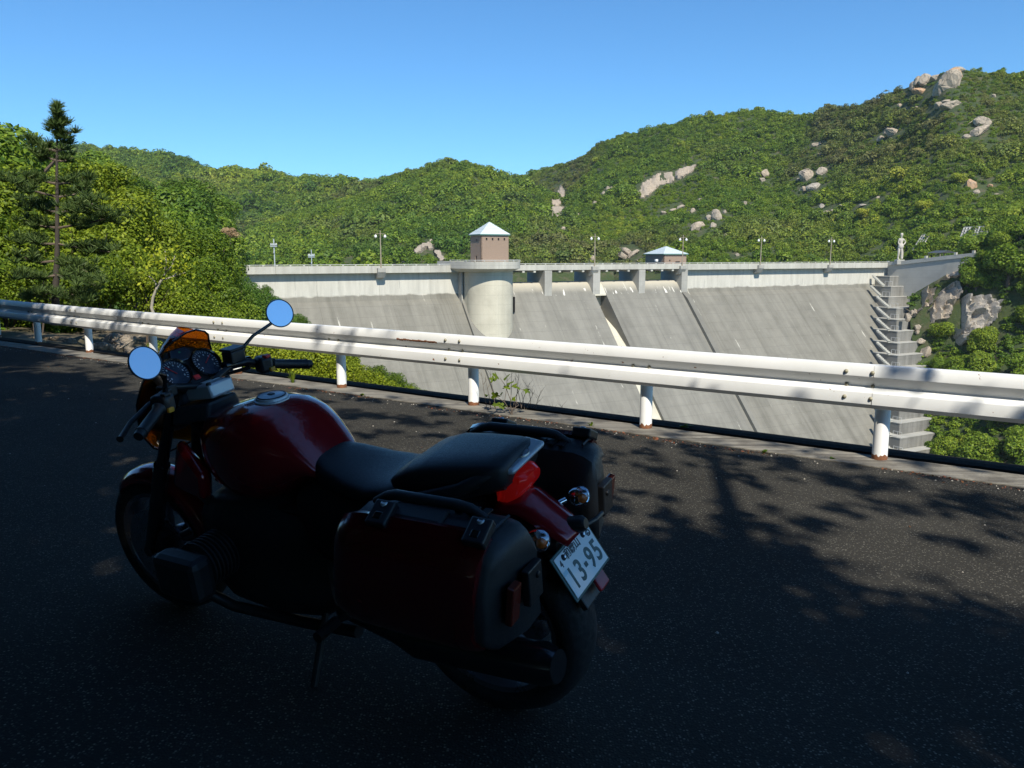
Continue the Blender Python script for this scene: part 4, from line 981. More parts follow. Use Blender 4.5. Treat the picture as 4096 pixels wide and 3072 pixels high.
# wheels
def wheel(x, Rr, wt, rr, disc):
    h = wt / 2; c = (x, 0, Rr)
    hub = MB(); hub.lathe([(0, -.07), (.035, -.07), (.04, -.05), (.045, 0), (.04, .05), (.035, .07), (0, .07)], c, 'y', 20); wl = part('wheel', hub, M_rim, smooth=40)
    m = MB(); m.lathe([(rr + .004, -h * .82), (rr + .035, -h), (Rr - .03, -h * .94), (Rr - .010, -h * .62), (Rr, 0), (Rr - .010, h * .62), (Rr - .03, h * .94), (rr + .035, h), (rr + .004, h * .82), (rr - .004, h * .5), (rr - .004, -h * .5)], c, 'y', 56, True)
    m.build('tyre', M_tyre, wl, smooth=50)
    m = MB(); m.lathe([(rr + .004, -h * .84), (rr + .008, -h * .9), (rr - .008, -h * .86), (rr - .018, -h * .5), (rr - .024, 0), (rr - .018, h * .5), (rr - .008, h * .86), (rr + .008, h * .9), (rr + .004, h * .84), (rr - .010, h * .4), (rr - .010, -h * .4)], c, 'y', 48, True)
    m.build('rim', M_rim, wl, smooth=40)
    for k in range(5):
        a = 2 * math.pi * k / 5 + .3; m = MB()
        for d in (-.16, .16):
            p0 = Vector((math.cos(a) * .035, 0, math.sin(a) * .035)); p1 = Vector((math.cos(a + d) * (rr - .014), 0, math.sin(a + d) * (rr - .014)))
            m.tube([Vector(c) + p0, Vector(c) + p0.lerp(p1, .5), Vector(c) + p1], [.017, .012, .013], 8)
        m.build('spoke', M_rim, wl, smooth=60)
    for sy in disc:
        m = MB(); m.lathe([(.075, -.0025), (.155, -.0025), (.155, .0025), (.075, .0025)], (x, sy, Rr), 'y', 40, True); m.build('brake_disc', M_alu, wl, smooth=30)
wheel(1.462, .292, .116, .208, (-.068, .068)); wheel(0, .310, .165, .216, (-.085,))
# fork, mudguard, calipers
for sy in (-1, 1):
    y = .092 * sy
    m = MB(); m.tube([(1.160, y, .945), (1.315, y, .64)], .021, 14); m.tube([(1.300, y, .67), (1.462, y, .30)], [.029, .031], 14); m.tube([(1.455, y - .02 * sy, .30), (1.455, y + .03 * sy, .30)], .022, 12)
    part('fork_leg', m, M_gloss, smooth=50)
    m = MB(); m.box((1.395, .075 * sy, .33), (.06, .05, .12), Matrix.Rotation(R(-28), 3, 'Y')); m.box((1.38, .1 * sy, .35), (.04, .04, .09), Matrix.Rotation(R(-28), 3, 'Y')); part('brake_caliper', m, M_engine, bevel=.008)
m = MB(); rows = []
for k in range(19):
    a = R(38 + 128 * k / 18); rr = .308 + .010 * math.sin(math.pi * k / 18); row = []
    w_ = .071 * (1 - .45 * max(0, (3 - k) / 3) ** 1.5)
    for j in range(9):
        u = j / 4 - 1; drop = .05 * abs(u) ** 3
        row.append((1.462 + (rr - drop) * math.cos(a), w_ * u, .292 + (rr - drop) * math.sin(a)))
    rows.append(row)
m.loft(rows, caps=False, closed=False); o = part('front_mudguard', m, M_red, smooth=180)
sd = o.modifiers.new('thickness', 'SOLIDIFY'); sd.thickness = .004
# telelever arm, steering head
m = MB()
for sy in (-1, 1): m.tube([(.98, .11 * sy, .52), (1.15, .09 * sy, .60), (1.275, .03 * sy, .645)], .02, 10)
part('suspension_arm', m, M_engine, smooth=50)
m = MB(); m.tube([(1.22, 0, .62), (1.16, 0, .84)], .032, 12); part('spring_strut', m, M_engine, smooth=50)
# engine and frame
m = loftx([(.56, .12, .24, .56), (.62, .15, .20, .62), (.80, .17, .18, .64), (1.0, .16, .19, .62), (1.10, .13, .24, .58), (1.14, .09, .28, .52)], 20, 4); eng = part('engine', m, M_engine, smooth=35)
for sy in (-1, 1):
    m = MB(); pr = [(.0, .14)]
    for k in range(8): pr += [(.062, .15 + k * .016), (.085, .152 + k * .016), (.085, .158 + k * .016), (.062, .160 + k * .016)]
    pr += [(.07, .285), (0, .285)]
    m.lathe([(r_, h * sy) for r_, h in pr], (.985 if sy > 0 else .955, 0, .42), 'y', 20); cy = m.build('cylinder', M_engine, eng, smooth=30)
    m = MB(); m.box((.985 if sy > 0 else .955, .325 * sy, .42), (.20, .085, .15)); m.build('valve_cover', M_engine, cy, bevel=.025)
    m = MB(); m.tube([(1.04, .24 * sy, .38), (1.09, .21 * sy, .28), (1.0, .15 * sy, .19), (.7, .11 * sy, .17), (.45, .14 * sy, .22)], .020, 12); part('exhaust_pipe', m, M_engine, smooth=60)
    m = MB(); m.tube([(.40, .17 * sy, .33), (.47, .20 * sy, .30), (.47, .29 * sy, .30)], .012, 8); m.tube([(.47, .21 * sy, .30), (.47, .30 * sy, .30)], .018, 10); part('footpeg', m, M_blk)
    m = MB(); m.tube([(1.02, .09 * sy, .66), (.75, .11 * sy, .60), (.45, .12 * sy, .62), (.1, .12 * sy, .74), (-.10, .08 * sy, .80)], .017, 10); part('frame_rail', m, M_blk, smooth=60)
    m = MB(); m.hexa([(1.02, .12 * sy, .60), (1.20, .10 * sy, .62), (1.20, .15 * sy, .62), (1.02, .17 * sy, .60), (1.00, .12 * sy, .70), (1.14, .10 * sy, .80), (1.14, .14 * sy, .80), (1.00, .18 * sy, .70)])
    part('cooler_cover', m, M_red, bevel=.02, smooth=40)
m = MB(); m.tube([(.50, .15, .30), (.25, .19, .30), (.16, .20, .31), (-.26, .22, .36), (-.30, .222, .365)], [.022, .030, .055, .058, .045], 18); part('silencer', m, M_dchrome, smooth=50)
m = MB(); m.tube([(.60, .12, .24), (.58, .22, .10), (.575, .27, .012)], .012, 8); m.box((.575, .275, .008), (.07, .05, .012)); part('side_stand', m, M_blk)
m = MB(); m.tube([(.55, -.10, .38), (.25, -.13, .36), (.0, -.12, .31)], [.05, .045, .06], 12); m.lathe([(0, -.16), (.07, -.15), (.08, -.11), (.0, -.10)], (0, 0, .31), 'y', 20); part('swing_arm', m, M_engine, smooth=50)
m = loftx([(.30, .11, .42, .74), (.42, .14, .40, .76), (.56, .15, .42, .74), (.64, .13, .5, .70)], 20, 3); part('side_cover', m, M_blk, smooth=50)
m = MB(); rows = []
for k in range(12):
    a = R(15 + 118 * k / 11)
    rows.append([((.33 - .03 * abs(u) ** 3) * math.cos(a), .09 * u, .31 + (.33 - .03 * abs(u) ** 3) * math.sin(a)) for u in (-1, -.6, 0, .6, 1)])
m.loft(rows, caps=False, closed=False); o = part('rear_hugger', m, M_blk, smooth=180); o.modifiers.new('thickness', 'SOLIDIFY').thickness = .006
# tank
st = [(1.105, .05, .735, .830), (1.085, .085, .70, .860), (1.02, .135, .64, .890), (.95, .166, .61, .910), (.88, .184, .595, .928), (.80, .190, .60, .938), (.735, .184, .625, .934), (.68, .168, .655, .910), (.628, .144, .69, .868), (.585, .124, .71, .815), (.552, .106, .71, .768), (.532, .09, .715, .742)]
m = loftx(st, 36, 2.5); tank = part('fuel_tank', m, M_red, smooth=180)
m = MB(); m.lathe([(0, .016), (.044, .016), (.050, .013), (.052, .006), (.058, .005), (.060, -.01)], (.80, 0, .933), 'z', 32); cap = m.build('fuel_cap', M_silver, tank, smooth=35)
m = MB(); m.box((.805, -.004, .9505), (.020, .014, .003)); m.lathe([(.043, .0167), (.0455, .0172), (.048, .0150)], (.80, 0, .933), 'z', 32); m.build('lock', M_blk, cap)
# seats
m = loftx([(.625, .060, .72, .800), (.585, .095, .69, .796), (.52, .125, .68, .782), (.43, .145, .68, .762), (.34, .158, .68, .755), (.27, .158, .69, .768), (.22, .145, .70, .775), (.20, .12, .71, .77)], 28, 2.9); part('rider_seat', m, M_seat, smooth=180)
m = loftx([(.275, .10, .745, .772), (.245, .130, .738, .800), (.19, .146, .736, .838), (.13, .150, .738, .858), (.04, .146, .745, .868), (-.06, .130, .762, .876), (-.10, .114, .780, .876), (-.118, .097, .797, .866)], 28, 3.4); part('pillion_seat', m, M_seat, smooth=180)
# tail: grab rail with silver end plate, lamp, cowl
m = MB()
for sy in (-1, 1): m.tube([(.24, .165 * sy, .735), (.12, .168 * sy, .765), (0, .150 * sy, .800), (-.070, .105 * sy, .834), (-.100, .07 * sy, .848)], [.012, .017, .019, .020, .018], 12)
gr_ = part('grab_rail', m, M_blk, smooth=60)
m = MB(); m.hexa([(-.062, .105, .825), (-.134, .082, .830), (-.150, -.085, .852), (-.074, -.105, .852), (-.062, .105, .842), (-.134, .082, .848), (-.150, -.085, .870), (-.074, -.105, .870)]); pl = m.build('end_plate', M_silver, gr_, bevel=.009, smooth=40)
pn = Vector((-.02, -.13, 1)).normalized(); m = MB(); m.lathe([(0, .004), (.026, .004), (.028, .002), (.030, .004), (.031, 0)], (0, 0, 0), 'z', 24); ring_ = []
m.box((0, .010, .0042), (.036, .0035, .0014)); m.box((0, -.006, .0042), (.030, .0035, .0014))
o = m.build('emblem', M_alu, pl, smooth=40); o.location = (-.106, -.004, .8575); o.rotation_euler = Vector((.042, .127, .991)).to_track_quat('Z', 'X').to_euler()
m = loftx([(-.062, .064, .725, .815), (-.072, .074, .720, .822), (-.095, .076, .722, .826), (-.125, .066, .745, .822), (-.148, .045, .775, .810)], 20, 3.2); tl = part('tail_light', m, M_redlens, smooth=50)
M_redlens.node_tree.nodes['Principled BSDF'].inputs['Emission Strength'].default_value = .04
m = MB()
for k in range(4): m.tube([(-.075 - .016 * k, .079 - .006 * k, .745 + .006 * k), (-.085 - .016 * k, .077 - .007 * k, .80 + .004 * k)], .0035, 6)
m.build('lens_rib', M_redlens, tl)
m = MB(); rows = []
for x, z, w_, dr in ((-.03, .742, .095, .05), (-.09, .758, .088, .045), (-.13, .752, .082, .04), (-.18, .720, .078, .035), (-.225, .688, .074, .03), (-.258, .664, .066, .028), (-.268, .650, .058, .024)):
    rows.append([(x - .02 * (1 - u * u) * (x < -.1), w_ * u, z - dr * abs(u) ** 2.2) for u in (-1, -.75, -.4, 0, .4, .75, 1)])
m.loft(rows, caps=False, closed=False); o = part('tail_mudguard', m, M_red, smooth=60); o.modifiers.new('thickness', 'SOLIDIFY').thickness = .012
m = loftx([(.10, .08, .60, .74), (-.05, .075, .60, .72), (-.18, .06, .58, .67), (-.23, .05, .57, .64)], 16, 3); part('tail_underside', m, M_blk, smooth=50)
m = MB(); m.tube([(-.16, .0, .645), (-.225, .0, .655), (-.2255, .0, .655), (-.29, .0, .672), (-.302, .0, .675)], [.022, .022, .024, .024, .015], 18); part('plate_lamp', m, M_blk, smooth=40)
for sy in (-1, 1):
    y = .14 * sy
    m = MB(); m.tube([(-.15, .07 * sy, .66), (-.19, .115 * sy, .675)], .010, 10); m.lathe([(0, .012), (.022, .008), (.030, -.004), (.032, -.016)], (-.205, y, .68), 'x', 20); sg = part('turn_signal', m, M_chrome, smooth=40)
    m = MB(); m.lathe([(.031, 0.), (.030, -.012), (.024, -.024), (.012, -.031), (0, -.033)], (-.221, y, .68), 'x', 22); m.build('lens', M_clear, sg, smooth=180)
    m = MB(); m.lathe([(0, .004), (.009, 0), (.011, -.009), (.007, -.017), (0, -.019)], (-.224, y + .002, .676), 'x', 12); m.build('bulb', M_orange, sg, smooth=180)
# number plate
pt = R(33); PUp = Vector((math.sin(pt), 0, math.cos(pt))); PX = Vector((0, -1, 0)); PN = PX.cross(PUp).normalized()
if PN.x > 0: PN = -PN
plate = empty('number_plate'); plate.parent = bike; PC = Vector((-.283, .0, .559))
plate.matrix_local = Matrix(((PX.x, PUp.x, PN.x, PC.x), (PX.y, PUp.y, PN.y, PC.y), (PX.z, PUp.z, PN.z, PC.z), (0, 0, 0, 1)))
M_pw = plain('plate_white', (.74, .76, .75), .35, var=.02); M_pg = plain('plate_green', (.03, .085, .075), .4); M_ink = plain('plate_ink', (.035, .085, .085), .5, var=.05); M_dk = plain('plate_dark_ink', (.03, .035, .04), .5)
m = MB(); m.box((0, 0, -.004), (.244, .138, .006)); m.build('plate_holder', M_pg, plate, bevel=.006)
m = MB(); m.box((0, 0, .0004), (.226, .122, .003)); m.build('plate_face', M_pw, plate, bevel=.004)
def lettering(txt, x, y, size, mat, sx=1., wt=0.):
    c = bpy.data.curves.new('plate_lettering', 'FONT'); c.body = txt; c.size = size; c.align_x = 'CENTER'; c.align_y = 'CENTER'; c.extrude = .0006; c.offset = wt
    tmp_ = bpy.data.objects.new('plate_lettering_source', c); col.objects.link(tmp_); bpy.context.view_layer.update(); me = bpy.data.meshes.new_from_object(tmp_.evaluated_get(bpy.context.evaluated_depsgraph_get())); bpy.data.objects.remove(tmp_); me.materials.clear(); o = bpy.data.objects.new('plate_lettering', me); col.objects.link(o); o.parent = plate; o.location = (x, y, .0024); o.scale = (sx, 1, 1); me.materials.append(mat); return o
for ch, x in (('1', -.080), ('3', -.034), ('9', .038), ('5', .083)): lettering(ch, x, -.018, .086, M_ink, .88 if ch != '1' else .8, .0016)
m = MB(); m.box((.002, -.018, .0028), (.016, .013, .0012)); m.build('plate_dash', M_ink, plate)
lettering('和歌山', -.012, .043, .030, M_dk, 1.05, .0006); lettering('る', .093, .040, .034, M_dk, 1., .0008); lettering('4', -.094, .036, .028, M_dk, .9, .0006)
m = MB(); m.box((-.098, .012, .0022), (.022, .012, .0004)); m.build('sticker', plain('pale_sticker', (.45, .62, .68), .5), plate)
for x in (-.070, .064):
    m = MB(); m.lathe([(.0, .006), (.005, .006), (.0085, .003), (.009, .0)], (x, .046, .002), 'z', 14); b_ = m.build('plate_bolt', M_dk, plate, smooth=40)
    m = MB(); m.lathe([(0, .0072), (.0035, .0068), (.004, .005)], (x + .001, .046, .002), 'z', 10); m.build('bolt_head', M_chrome, b_)
m = MB(); m.box((-.283, 0, .47), (.02, .10, .10), Matrix.Rotation(pt, 3, 'Y')); part('plate_bracket', m, M_blk, bevel=.005)
m = MB(); m.tube([(-.27, -.03, .64), (-.285, -.11, .63), (-.28, -.17, .62)], .007, 8); part('bag_hook', m, M_blk)
m = MB(); m.box((-.318, -.045, .476), (.014, .062, .050), Matrix.Rotation(pt, 3, 'Y')); part('rear_reflector', m, plain('dull_red_reflector', (.22, .02, .03), .2), bevel=.006)
# panniers
def pannier(sy):
    cs = [(.195, .50), (.195, .73), (.215, .782), (.250, .796), (.300, .790), (.352, .772), (.376, .745), (.400, .665), (.410, .59), (.410, .535), (.393, .505), (.36, .478), (.24, .462)]
    cc_ = (.30, .62); m = MB(); rings = []
    tilt_ = lambda x, z, y=.25: x + ((.19 * (min(z, .80) - .76) + .7 * max(0, .565 - z) + .2 * max(0, y - .25) + .7 * max(0, y - .35)) if x < -.12 else 0)
    for x, k, dz in ((.300, .52, -.035), (.292, .68, -.035), (.270, .84, -.026), (.235, .94, -.012), (.185, .99, -.002), (.12, 1., 0), (0, 1., 0), (-.12, 1., 0), (-.18, .995, 0), (-.215, .965, -.004), (-.238, .90, -.010), (-.248, .80, -.014)):
        rings.append([(tilt_(x, z, y), (cc_[0] + (y - cc_[0]) * min(1, k + .05)) * sy, cc_[1] + (z - cc_[1]) * k + dz) for y, z in cs])
    m.loft(rings); pn_ = part('pannier', m, M_case, smooth=38)
    # the coloured outer lid panel
    m = MB(); cl = [(.344, .796), (.368, .774), (.388, .746), (.412, .665), (.424, .59), (.424, .535), (.408, .500), (.380, .476)]
    rings = []
    for x, k in ((.262, .82), (.248, .90), (.21, .965), (.15, 1.), (0, 1.01), (-.12, 1.01), (-.165, .995), (-.196, .96), (-.214, .90)):
        ring = [(tilt_(x, z, y - .02), (cc_[0] + (y - cc_[0]) * min(1.01, k + .07)) * sy, cc_[1] + (z - cc_[1]) * k) for y, z in cl]
        rings.append(ring + [(p[0], p[1] - .022 * sy, cc_[1] + (p[2] - cc_[1]) * .97) for p in reversed(ring)])
    m.loft(rings); m.build('lid_panel', M_lid, pn_, smooth=40)
    m = MB()
    m.tube([(tilt_(-.205, z, y), y * sy, z) for y, z in [(.24, .799), (.30, .792), (.350, .775), (.376, .745), (.400, .665), (.410, .58)]], .004, 6)
    m.build('seam', M_blk, pn_)
    m = MB(); m.tube([(.205, .262 * sy, .785), (.16, .262 * sy, .808), (.13, .262 * sy, .815), (-.06, .262 * sy, .817), (-.10, .262 * sy, .813), (-.145, .262 * sy, .792)], [.010, .014, .015, .015, .014, .010], 10); m.build('carry_handle', M_case, pn_, smooth=60)
    m = MB(); m.box((.035, .300 * sy, .792), (.16, .06, .02), Matrix.Rotation(R(-14) * sy, 3, 'X')); m.build('handle_recess', M_seat, pn_, bevel=.008)
    for x in (.125, -.165):
        m = MB(); m.box((x, .338 * sy, .795), (.062, .075, .030), Matrix.Rotation(R(-30) * sy, 3, 'X')); lt = m.build('latch', M_blk, pn_, bevel=.006)
        m = MB(); m.lathe([(0, .004), (.009, .004), (.0105, .002), (.011, -.004)], (x, .322 * sy, .819), 'z', 16); lk = m.build('lock', M_silver, lt, smooth=40)
        m = MB(); m.box((x, .322 * sy, .8235), (.010, .0025, .001)); m.build('keyhole', M_blk, lk)
        m = MB(); m.box((x, .352 * sy, .796), (.026, .022, .018), Matrix.Rotation(R(-30) * sy, 3, 'X')); m.build('catch', M_gloss, lt, bevel=.003)
    m = MB(); m.box((-.240, .330 * sy, .61), (.022, .046, .11), Matrix.Rotation(R(-8), 3, 'Y')); m.build('side_reflector', M_amberlens, pn_, bevel=.005)
    m = MB(); m.box((-.258, .255 * sy, .63), (.022, .075, .10)); m.lathe([(0, -.004), (.009, -.004), (.010, .004)], (-.271, .245 * sy, .65), 'x', 14); m.build('mount_lock', M_blk, pn_, bevel=.004)
    m = MB()
    for k in range(3): m.box((-.06 - .035 * k, .24 * sy, .797), (.022, .04, .004))
    m.build('rib', M_blk, pn_)
pannier(1); pannier(-1)
# bars, clamp, instruments, screen, mirrors
m = MB(); m.box((1.085, 0, .945), (.125, .105, .050), Matrix.Rotation(R(10), 3, 'Y')); ck = part('bar_clamp', m, M_silver, bevel=.008, smooth=40)
m = MB(); m.box((1.09, -.006, .9715), (.034, .066, .0015), Matrix.Rotation(R(10), 3, 'Y')); m.build('label', M_white, ck)
for sx in (-1, 1):
    for sy in (-1, 1):
        m = MB(); m.lathe([(0, .008), (.007, .008), (.009, .004), (.009, -.01)], (1.085 + .048 * sx, .042 * sy, .968 - .008 * sx), 'z', 12); m.build('bolt', M_blk, ck, smooth=40)
m = MB(); m.hexa([(1.03, .08, .86), (1.03, -.08, .86), (1.17, -.12, .84), (1.17, .12, .84), (1.03, .06, .92), (1.03, -.06, .92), (1.16, -.11, .90), (1.16, .11, .90)]); part('fork_yoke', m, M_engine, bevel=.01)
bar = [(1.085, .0, .955), (1.10, .06, .972), (1.105, .13, .992), (1.085, .19, .988), (1.035, .24, .968), (.973, .375, .932)]
m = MB(); m.tube([(x, -y, z) for x, y, z in reversed(bar)] + bar[1:], .0115, 12); hb = part('handlebar', m, M_blk, smooth=60)
for sy in (-1, 1):
    g0, g1 = Vector((1.030, .250 * sy, .965)), Vector((.977, .366 * sy, .934))
    m = MB(); m.tube([g0, g0.lerp(g1, .04), g0.lerp(g1, .08), g0.lerp(g1, .92), g1], [.022, .022, .0175, .0175, .020], 16); m.tube([g1, g1.lerp(g0, -.16)], [.018, .015], 14); part('grip', m, M_seat, smooth=45)
    m = MB(); m.box((1.045, .222 * sy, .972), (.062, .052, .060), Matrix.Rotation(R(20) * sy, 3, 'Z')); sw = part('switch_housing', m, M_blk, bevel=.012, smooth=40)
    m = MB(); m.box((1.025, .222 * sy, 1.003), (.022, .026, .012)); m.build('kill_switch' if sy < 0 else 'dip_switch', M_redsw if sy < 0 else M_blk, sw, bevel=.004)
    m = MB(); m.box((1.010, .226 * sy, .955), (.012, .022, .016)); m.build('push_button', M_yel, sw, bevel=.003)
    m = MB(); m.tube([(1.090, .185 * sy, .975), (1.105, .23 * sy, .962), (1.085, .32 * sy, .938), (1.050, .385 * sy, .918), (1.043, .395 * sy, .916)], [.010, .010, .008, .008, .011], 10); part('lever', m, M_blk, smooth=60)
    m = MB(); m.tube([(1.07, .18 * sy, .97), (1.16, .12 * sy, .95), (1.20, .05 * sy, .88), (1.15, .03 * sy, .78)], .007, 8); part('cable', m, M_blk, smooth=60)
m = MB(); m.box((1.110, -.150, 1.018), (.052, .066, .046)); rs = part('fluid_reservoir', m, M_blk, bevel=.006)
m = MB(); m.box((1.110, -.150, 1.046), (.060, .074, .010)); m.build('cap', M_blk, rs, bevel=.004)
m = MB(); m.tube([(1.11, -.10, .995), (1.10, -.21, .985)], .017, 12); m.build('master_cylinder', M_gloss, rs, smooth=50)
m = MB(); m.box((1.110, .150, .985), (.045, .05, .04)); part('clutch_reservoir', m, M_blk, bevel=.006)
def rear_mirror(sy, ctr, stem, refl):
    m = MB(); m.tube(stem, [.009, .0065] + [.006] * (len(stem) - 2), 10); st_ = part('mirror', m, M_gloss, smooth=60)
    cw = BM @ Vector(ctr); vdir = (cw - Vector((0, 0, EYE))).normalized(); n_ = to_bike((Vector(refl).normalized() - vdir).normalized())
    q = n_.to_track_quat('Z', 'Y').to_matrix().to_4x4(); T = Matrix.Translation(ctr) @ q
    m = MB(); m.lathe([(0, -.022), (.03, -.020), (.049, -.010), (.0535, .001), (.0525, .004), (.0495, .004), (.0495, .001), (0, .001)], (0, 0, 0), 'z', 40); o = m.build('shell', M_gloss, st_, smooth=35); o.matrix_local = T
    m = MB(); m.lathe([(0, .0022), (.049, .0022)], (0, 0, 0), 'z', 40); o = m.build('mirror_glass', M_mirror, st_, smooth=180); o.matrix_local = T
rear_mirror(-1, (1.05, -.347, 1.132), [(1.095, -.165, .99), (1.09, -.185, 1.045), (1.078, -.225, 1.075), (1.060, -.308, 1.103)], (.80, -.50, .33))
rear_mirror(1, (1.0, .286, 1.128), [(1.055, .205, .975), (1.045, .195, 1.045), (1.035, .20, 1.060), (1.012, .258, 1.088)], (.93, -.05, .42))
# instrument pod: its own frame, face to the rider
IU = Vector((.62, 0, .785)); IN = Vector((-.785, 0, .62)); IY = Vector((0, -1, 0)); IC = Vector((1.165, .0, 1.018))
IM = Matrix(((IY.x, IU.x, IN.x, IC.x), (IY.y, IU.y, IN.y, IC.y), (IY.z, IU.z, IN.z, IC.z), (0, 0, 0, 1)))
pod = empty('instruments'); pod.parent = bike; pod.matrix_local = IM
m = MB(); m.prism([(-.125, -.045), (-.06, -.072), (.06, -.072), (.125, -.045), (.128, .02), (.09, .062), (.04, .088), (-.04, .088), (-.09, .062), (-.128, .02)], -.045, -.004, lambda a, b, y: (a, b, y)); m.build('housing', M_blk, pod, bevel=.012, smooth=40)
for sx, an in ((-1, 2.2), (1, .6)):
    c = (.066 * sx, -.006, 0)
    m = MB(); m.lathe([(.050, -.004), (.056, .0), (.058, .010), (.055, .014), (.0505, .010), (.0495, .002)], c, 'z', 36); bz = m.build('dial_bezel', M_gloss, pod, smooth=40)
    m = MB(); m.lathe([(0, .003), (.050, .003)], c, 'z', 36); m.build('dial_face', M_dial, bz)
    m = MB()
    for k in range(22):
        a = R(-40 + 260 * k / 21); L = .008 if k % 2 == 0 else .005
        m.box((c[0] + .042 * math.cos(a), c[1] + .042 * math.sin(a), .0042), (L, .0016, .001), Matrix.Rotation(a, 3, 'Z'))
    for k in range(8):
        a = R(-30 + 240 * k / 7); m.box((c[0] + .031 * math.cos(a), c[1] + .031 * math.sin(a), .0042), (.004, .006, .001))
    tag(m.build('dial_marks', M_mark, bz), kind='stuff')
    m = MB(); m.box((c[0] + .017 * math.cos(an), c[1] + .017 * math.sin(an), .006), (.044, .003, .0015), Matrix.Rotation(an, 3, 'Z')); m.build('needle', M_redsw, bz)
m = MB(); m.prism([(-.03, .028), (.03, .028), (.045, .055), (.032, .078), (-.032, .078), (-.045, .055)], -.004, .004, lambda a, b, y: (a, b, y)); wpn = m.build('warning_panel', M_dial, pod, bevel=.003)
m = MB(); m.box((-.002, .062, .0045), (.008, .006, .001)); m.build('indicator', plain('green_lamp', (.02, .25, .12), .3), wpn)
m = MB(); m.box((0, -.044, -.001), (.024, .018, .008)); m.build('hazard_switch', M_redsw, pod, bevel=.003)
# headlight and amber screen
m = MB(); m.lathe([(0, -.11), (.06, -.10), (.09, -.06), (.102, 0), (.10, .03), (.094, .035)], (1.33, 0, .865), 'x', 32); hl = part('headlight', m, M_blk, smooth=50)
m = MB(); m.lathe([(.096, .0), (.08, .022), (.05, .035), (0, .04)], (1.362, 0, .865), 'x', 32); m.build('lens', M_clear, hl, smooth=180)
m = MB(); rows = []
for k in range(25):
    v_ = k / 24; z = .715 + .445 * v_
    w_ = float(np.interp(v_, [0, .08, .25, .5, .66, .76, .84, .92, .97, 1.], [.05, .11, .155, .165, .152, .135, .112, .092, .06, .02]))
    xc_ = 1.415 - .06 * v_ - .17 * v_ ** 2.2
    rows.append([(xc_ - .115 * abs(u) ** 2.2 * (1 - .45 * v_) , w_ * u, z - .012 * abs(u) ** 3) for u in [i / 8 - 1 for i in range(17)]])
m.loft(rows, caps=False, closed=False); o = part('wind_screen', m, M_amber, smooth=180); o.modifiers.new('thickness', 'SOLIDIFY').thickness = .004
m = MB(); edge_ = [r_[0] for r_ in rows] + [r_[-1] for r_ in reversed(rows)]; m.tube(edge_ + [edge_[0]], .0035, 6); m.build('screen_edge', M_gloss, o)

# ------------------------------------------------------------------ near shrubs behind the rail
SHR = [crown_mesh('shrub_leaves', 90 + i, 6500, 11, (1, 1, .9), .075, .25, .45) for i in range(4)]
for me in SHR: me.materials.append(M_near)
SHRD = [me.copy() for me in SHR[:2]]
for me in SHRD: me.materials.clear(); me.materials.append(M_leaf)
sk = MB()
for k in range(5):
    an = 1.3 * k; c_, s_ = math.cos(an), math.sin(an)
    sk.tube([(.05 * c_, .05 * s_, -1.5), (.14 * c_, .14 * s_, -.7), (.35 * c_, .35 * s_, 0), (.6 * c_, .6 * s_, .5)], [.035, .028, .02, .006], 5)
S_stem = sk.mesh('stems', 60); S_stem.materials.append(M_bark)
def shrub(px, py, Y, r_, tone, label, group, dark=False, zs=1., name='shrub'):
    t = bpy.data.objects.new(name, rnd.choice(SHRD if dark else SHR)); col.objects.link(t)
    t.location = wp(px, py, Y); t.scale = (r_, r_, r_ * zs); t.rotation_euler = (rnd.uniform(-.2, .2), rnd.uniform(-.2, .2), rnd.uniform(0, 6.28))
    t['tone'] = tone; tag(t, label, 'shrub' if name == 'shrub' else 'tree', group)
    k = bpy.data.objects.new('stems', S_stem); col.objects.link(k); k.parent = t; k.scale = (.9, .9, .9)
    return t
g1 = 'yellow-green thicket behind the left rail'; l1 = 'tall yellow-green shrub in the thicket behind the left end of the rail'
for px, py, Y, r_, tn in ((-150, 900, 24, 1.9, .55), (30, 830, 25, 1.7, .62), (160, 900, 26, 1.7, .7), (330, 790, 26, 1.35, .72), (440, 790, 27, 1.2, .68), (420, 900, 25, 1.5, .75), (540, 880, 27, 1.2, .66),
                          (60, 1010, 22, 1.5, .58), (-90, 1060, 21, 1.5, .5), (210, 1060, 22, 1.3, .62), (360, 1030, 23, 1.4, .68), (510, 1010, 25, 1.3, .7), (610, 1000, 27, 1.2, .64),
                          (30, 1150, 19, 1.1, .6), (150, 1170, 18, .9, .5), (-100, 1190, 18, 1.1, .5), (300, 1150, 19, 1.0, .55), (420, 1140, 20, 1.1, .62), (540, 1120, 21, 1.1, .6)):
    shrub(px, py, Y, r_, min(1, tn + rnd.uniform(-.06, .06)), l1, g1)
g2 = 'leafy shrubs in front of the left end of the dam'; l2 = 'mid green leafy shrub just behind the rail, left of the dam'
for px, py, Y, r_, tn in ((700, 1040, 30, 1.5, .5), (830, 1060, 34, 1.6, .45), (850, 1140, 36, 1.4, .42), (690, 1150, 24, 1.2, .55), (800, 1170, 27, 1.3, .5), (860, 1230, 30, 1.2, .42), (620, 1210, 17, .75, .66), (730, 1250, 18, .8, .6), (850, 1280, 20, .8, .55), (930, 1300, 24, .9, .5), (925, 1215, 38, 1.15, .36), (760, 1100, 30, 1.3, .48)):
    shrub(px, py, Y, r_, tn + rnd.uniform(-.06, .06), l2, g2)
g3 = 'dark trees at the left end of the dam'; l3 = 'dark green bush hiding the left end of the dam face'
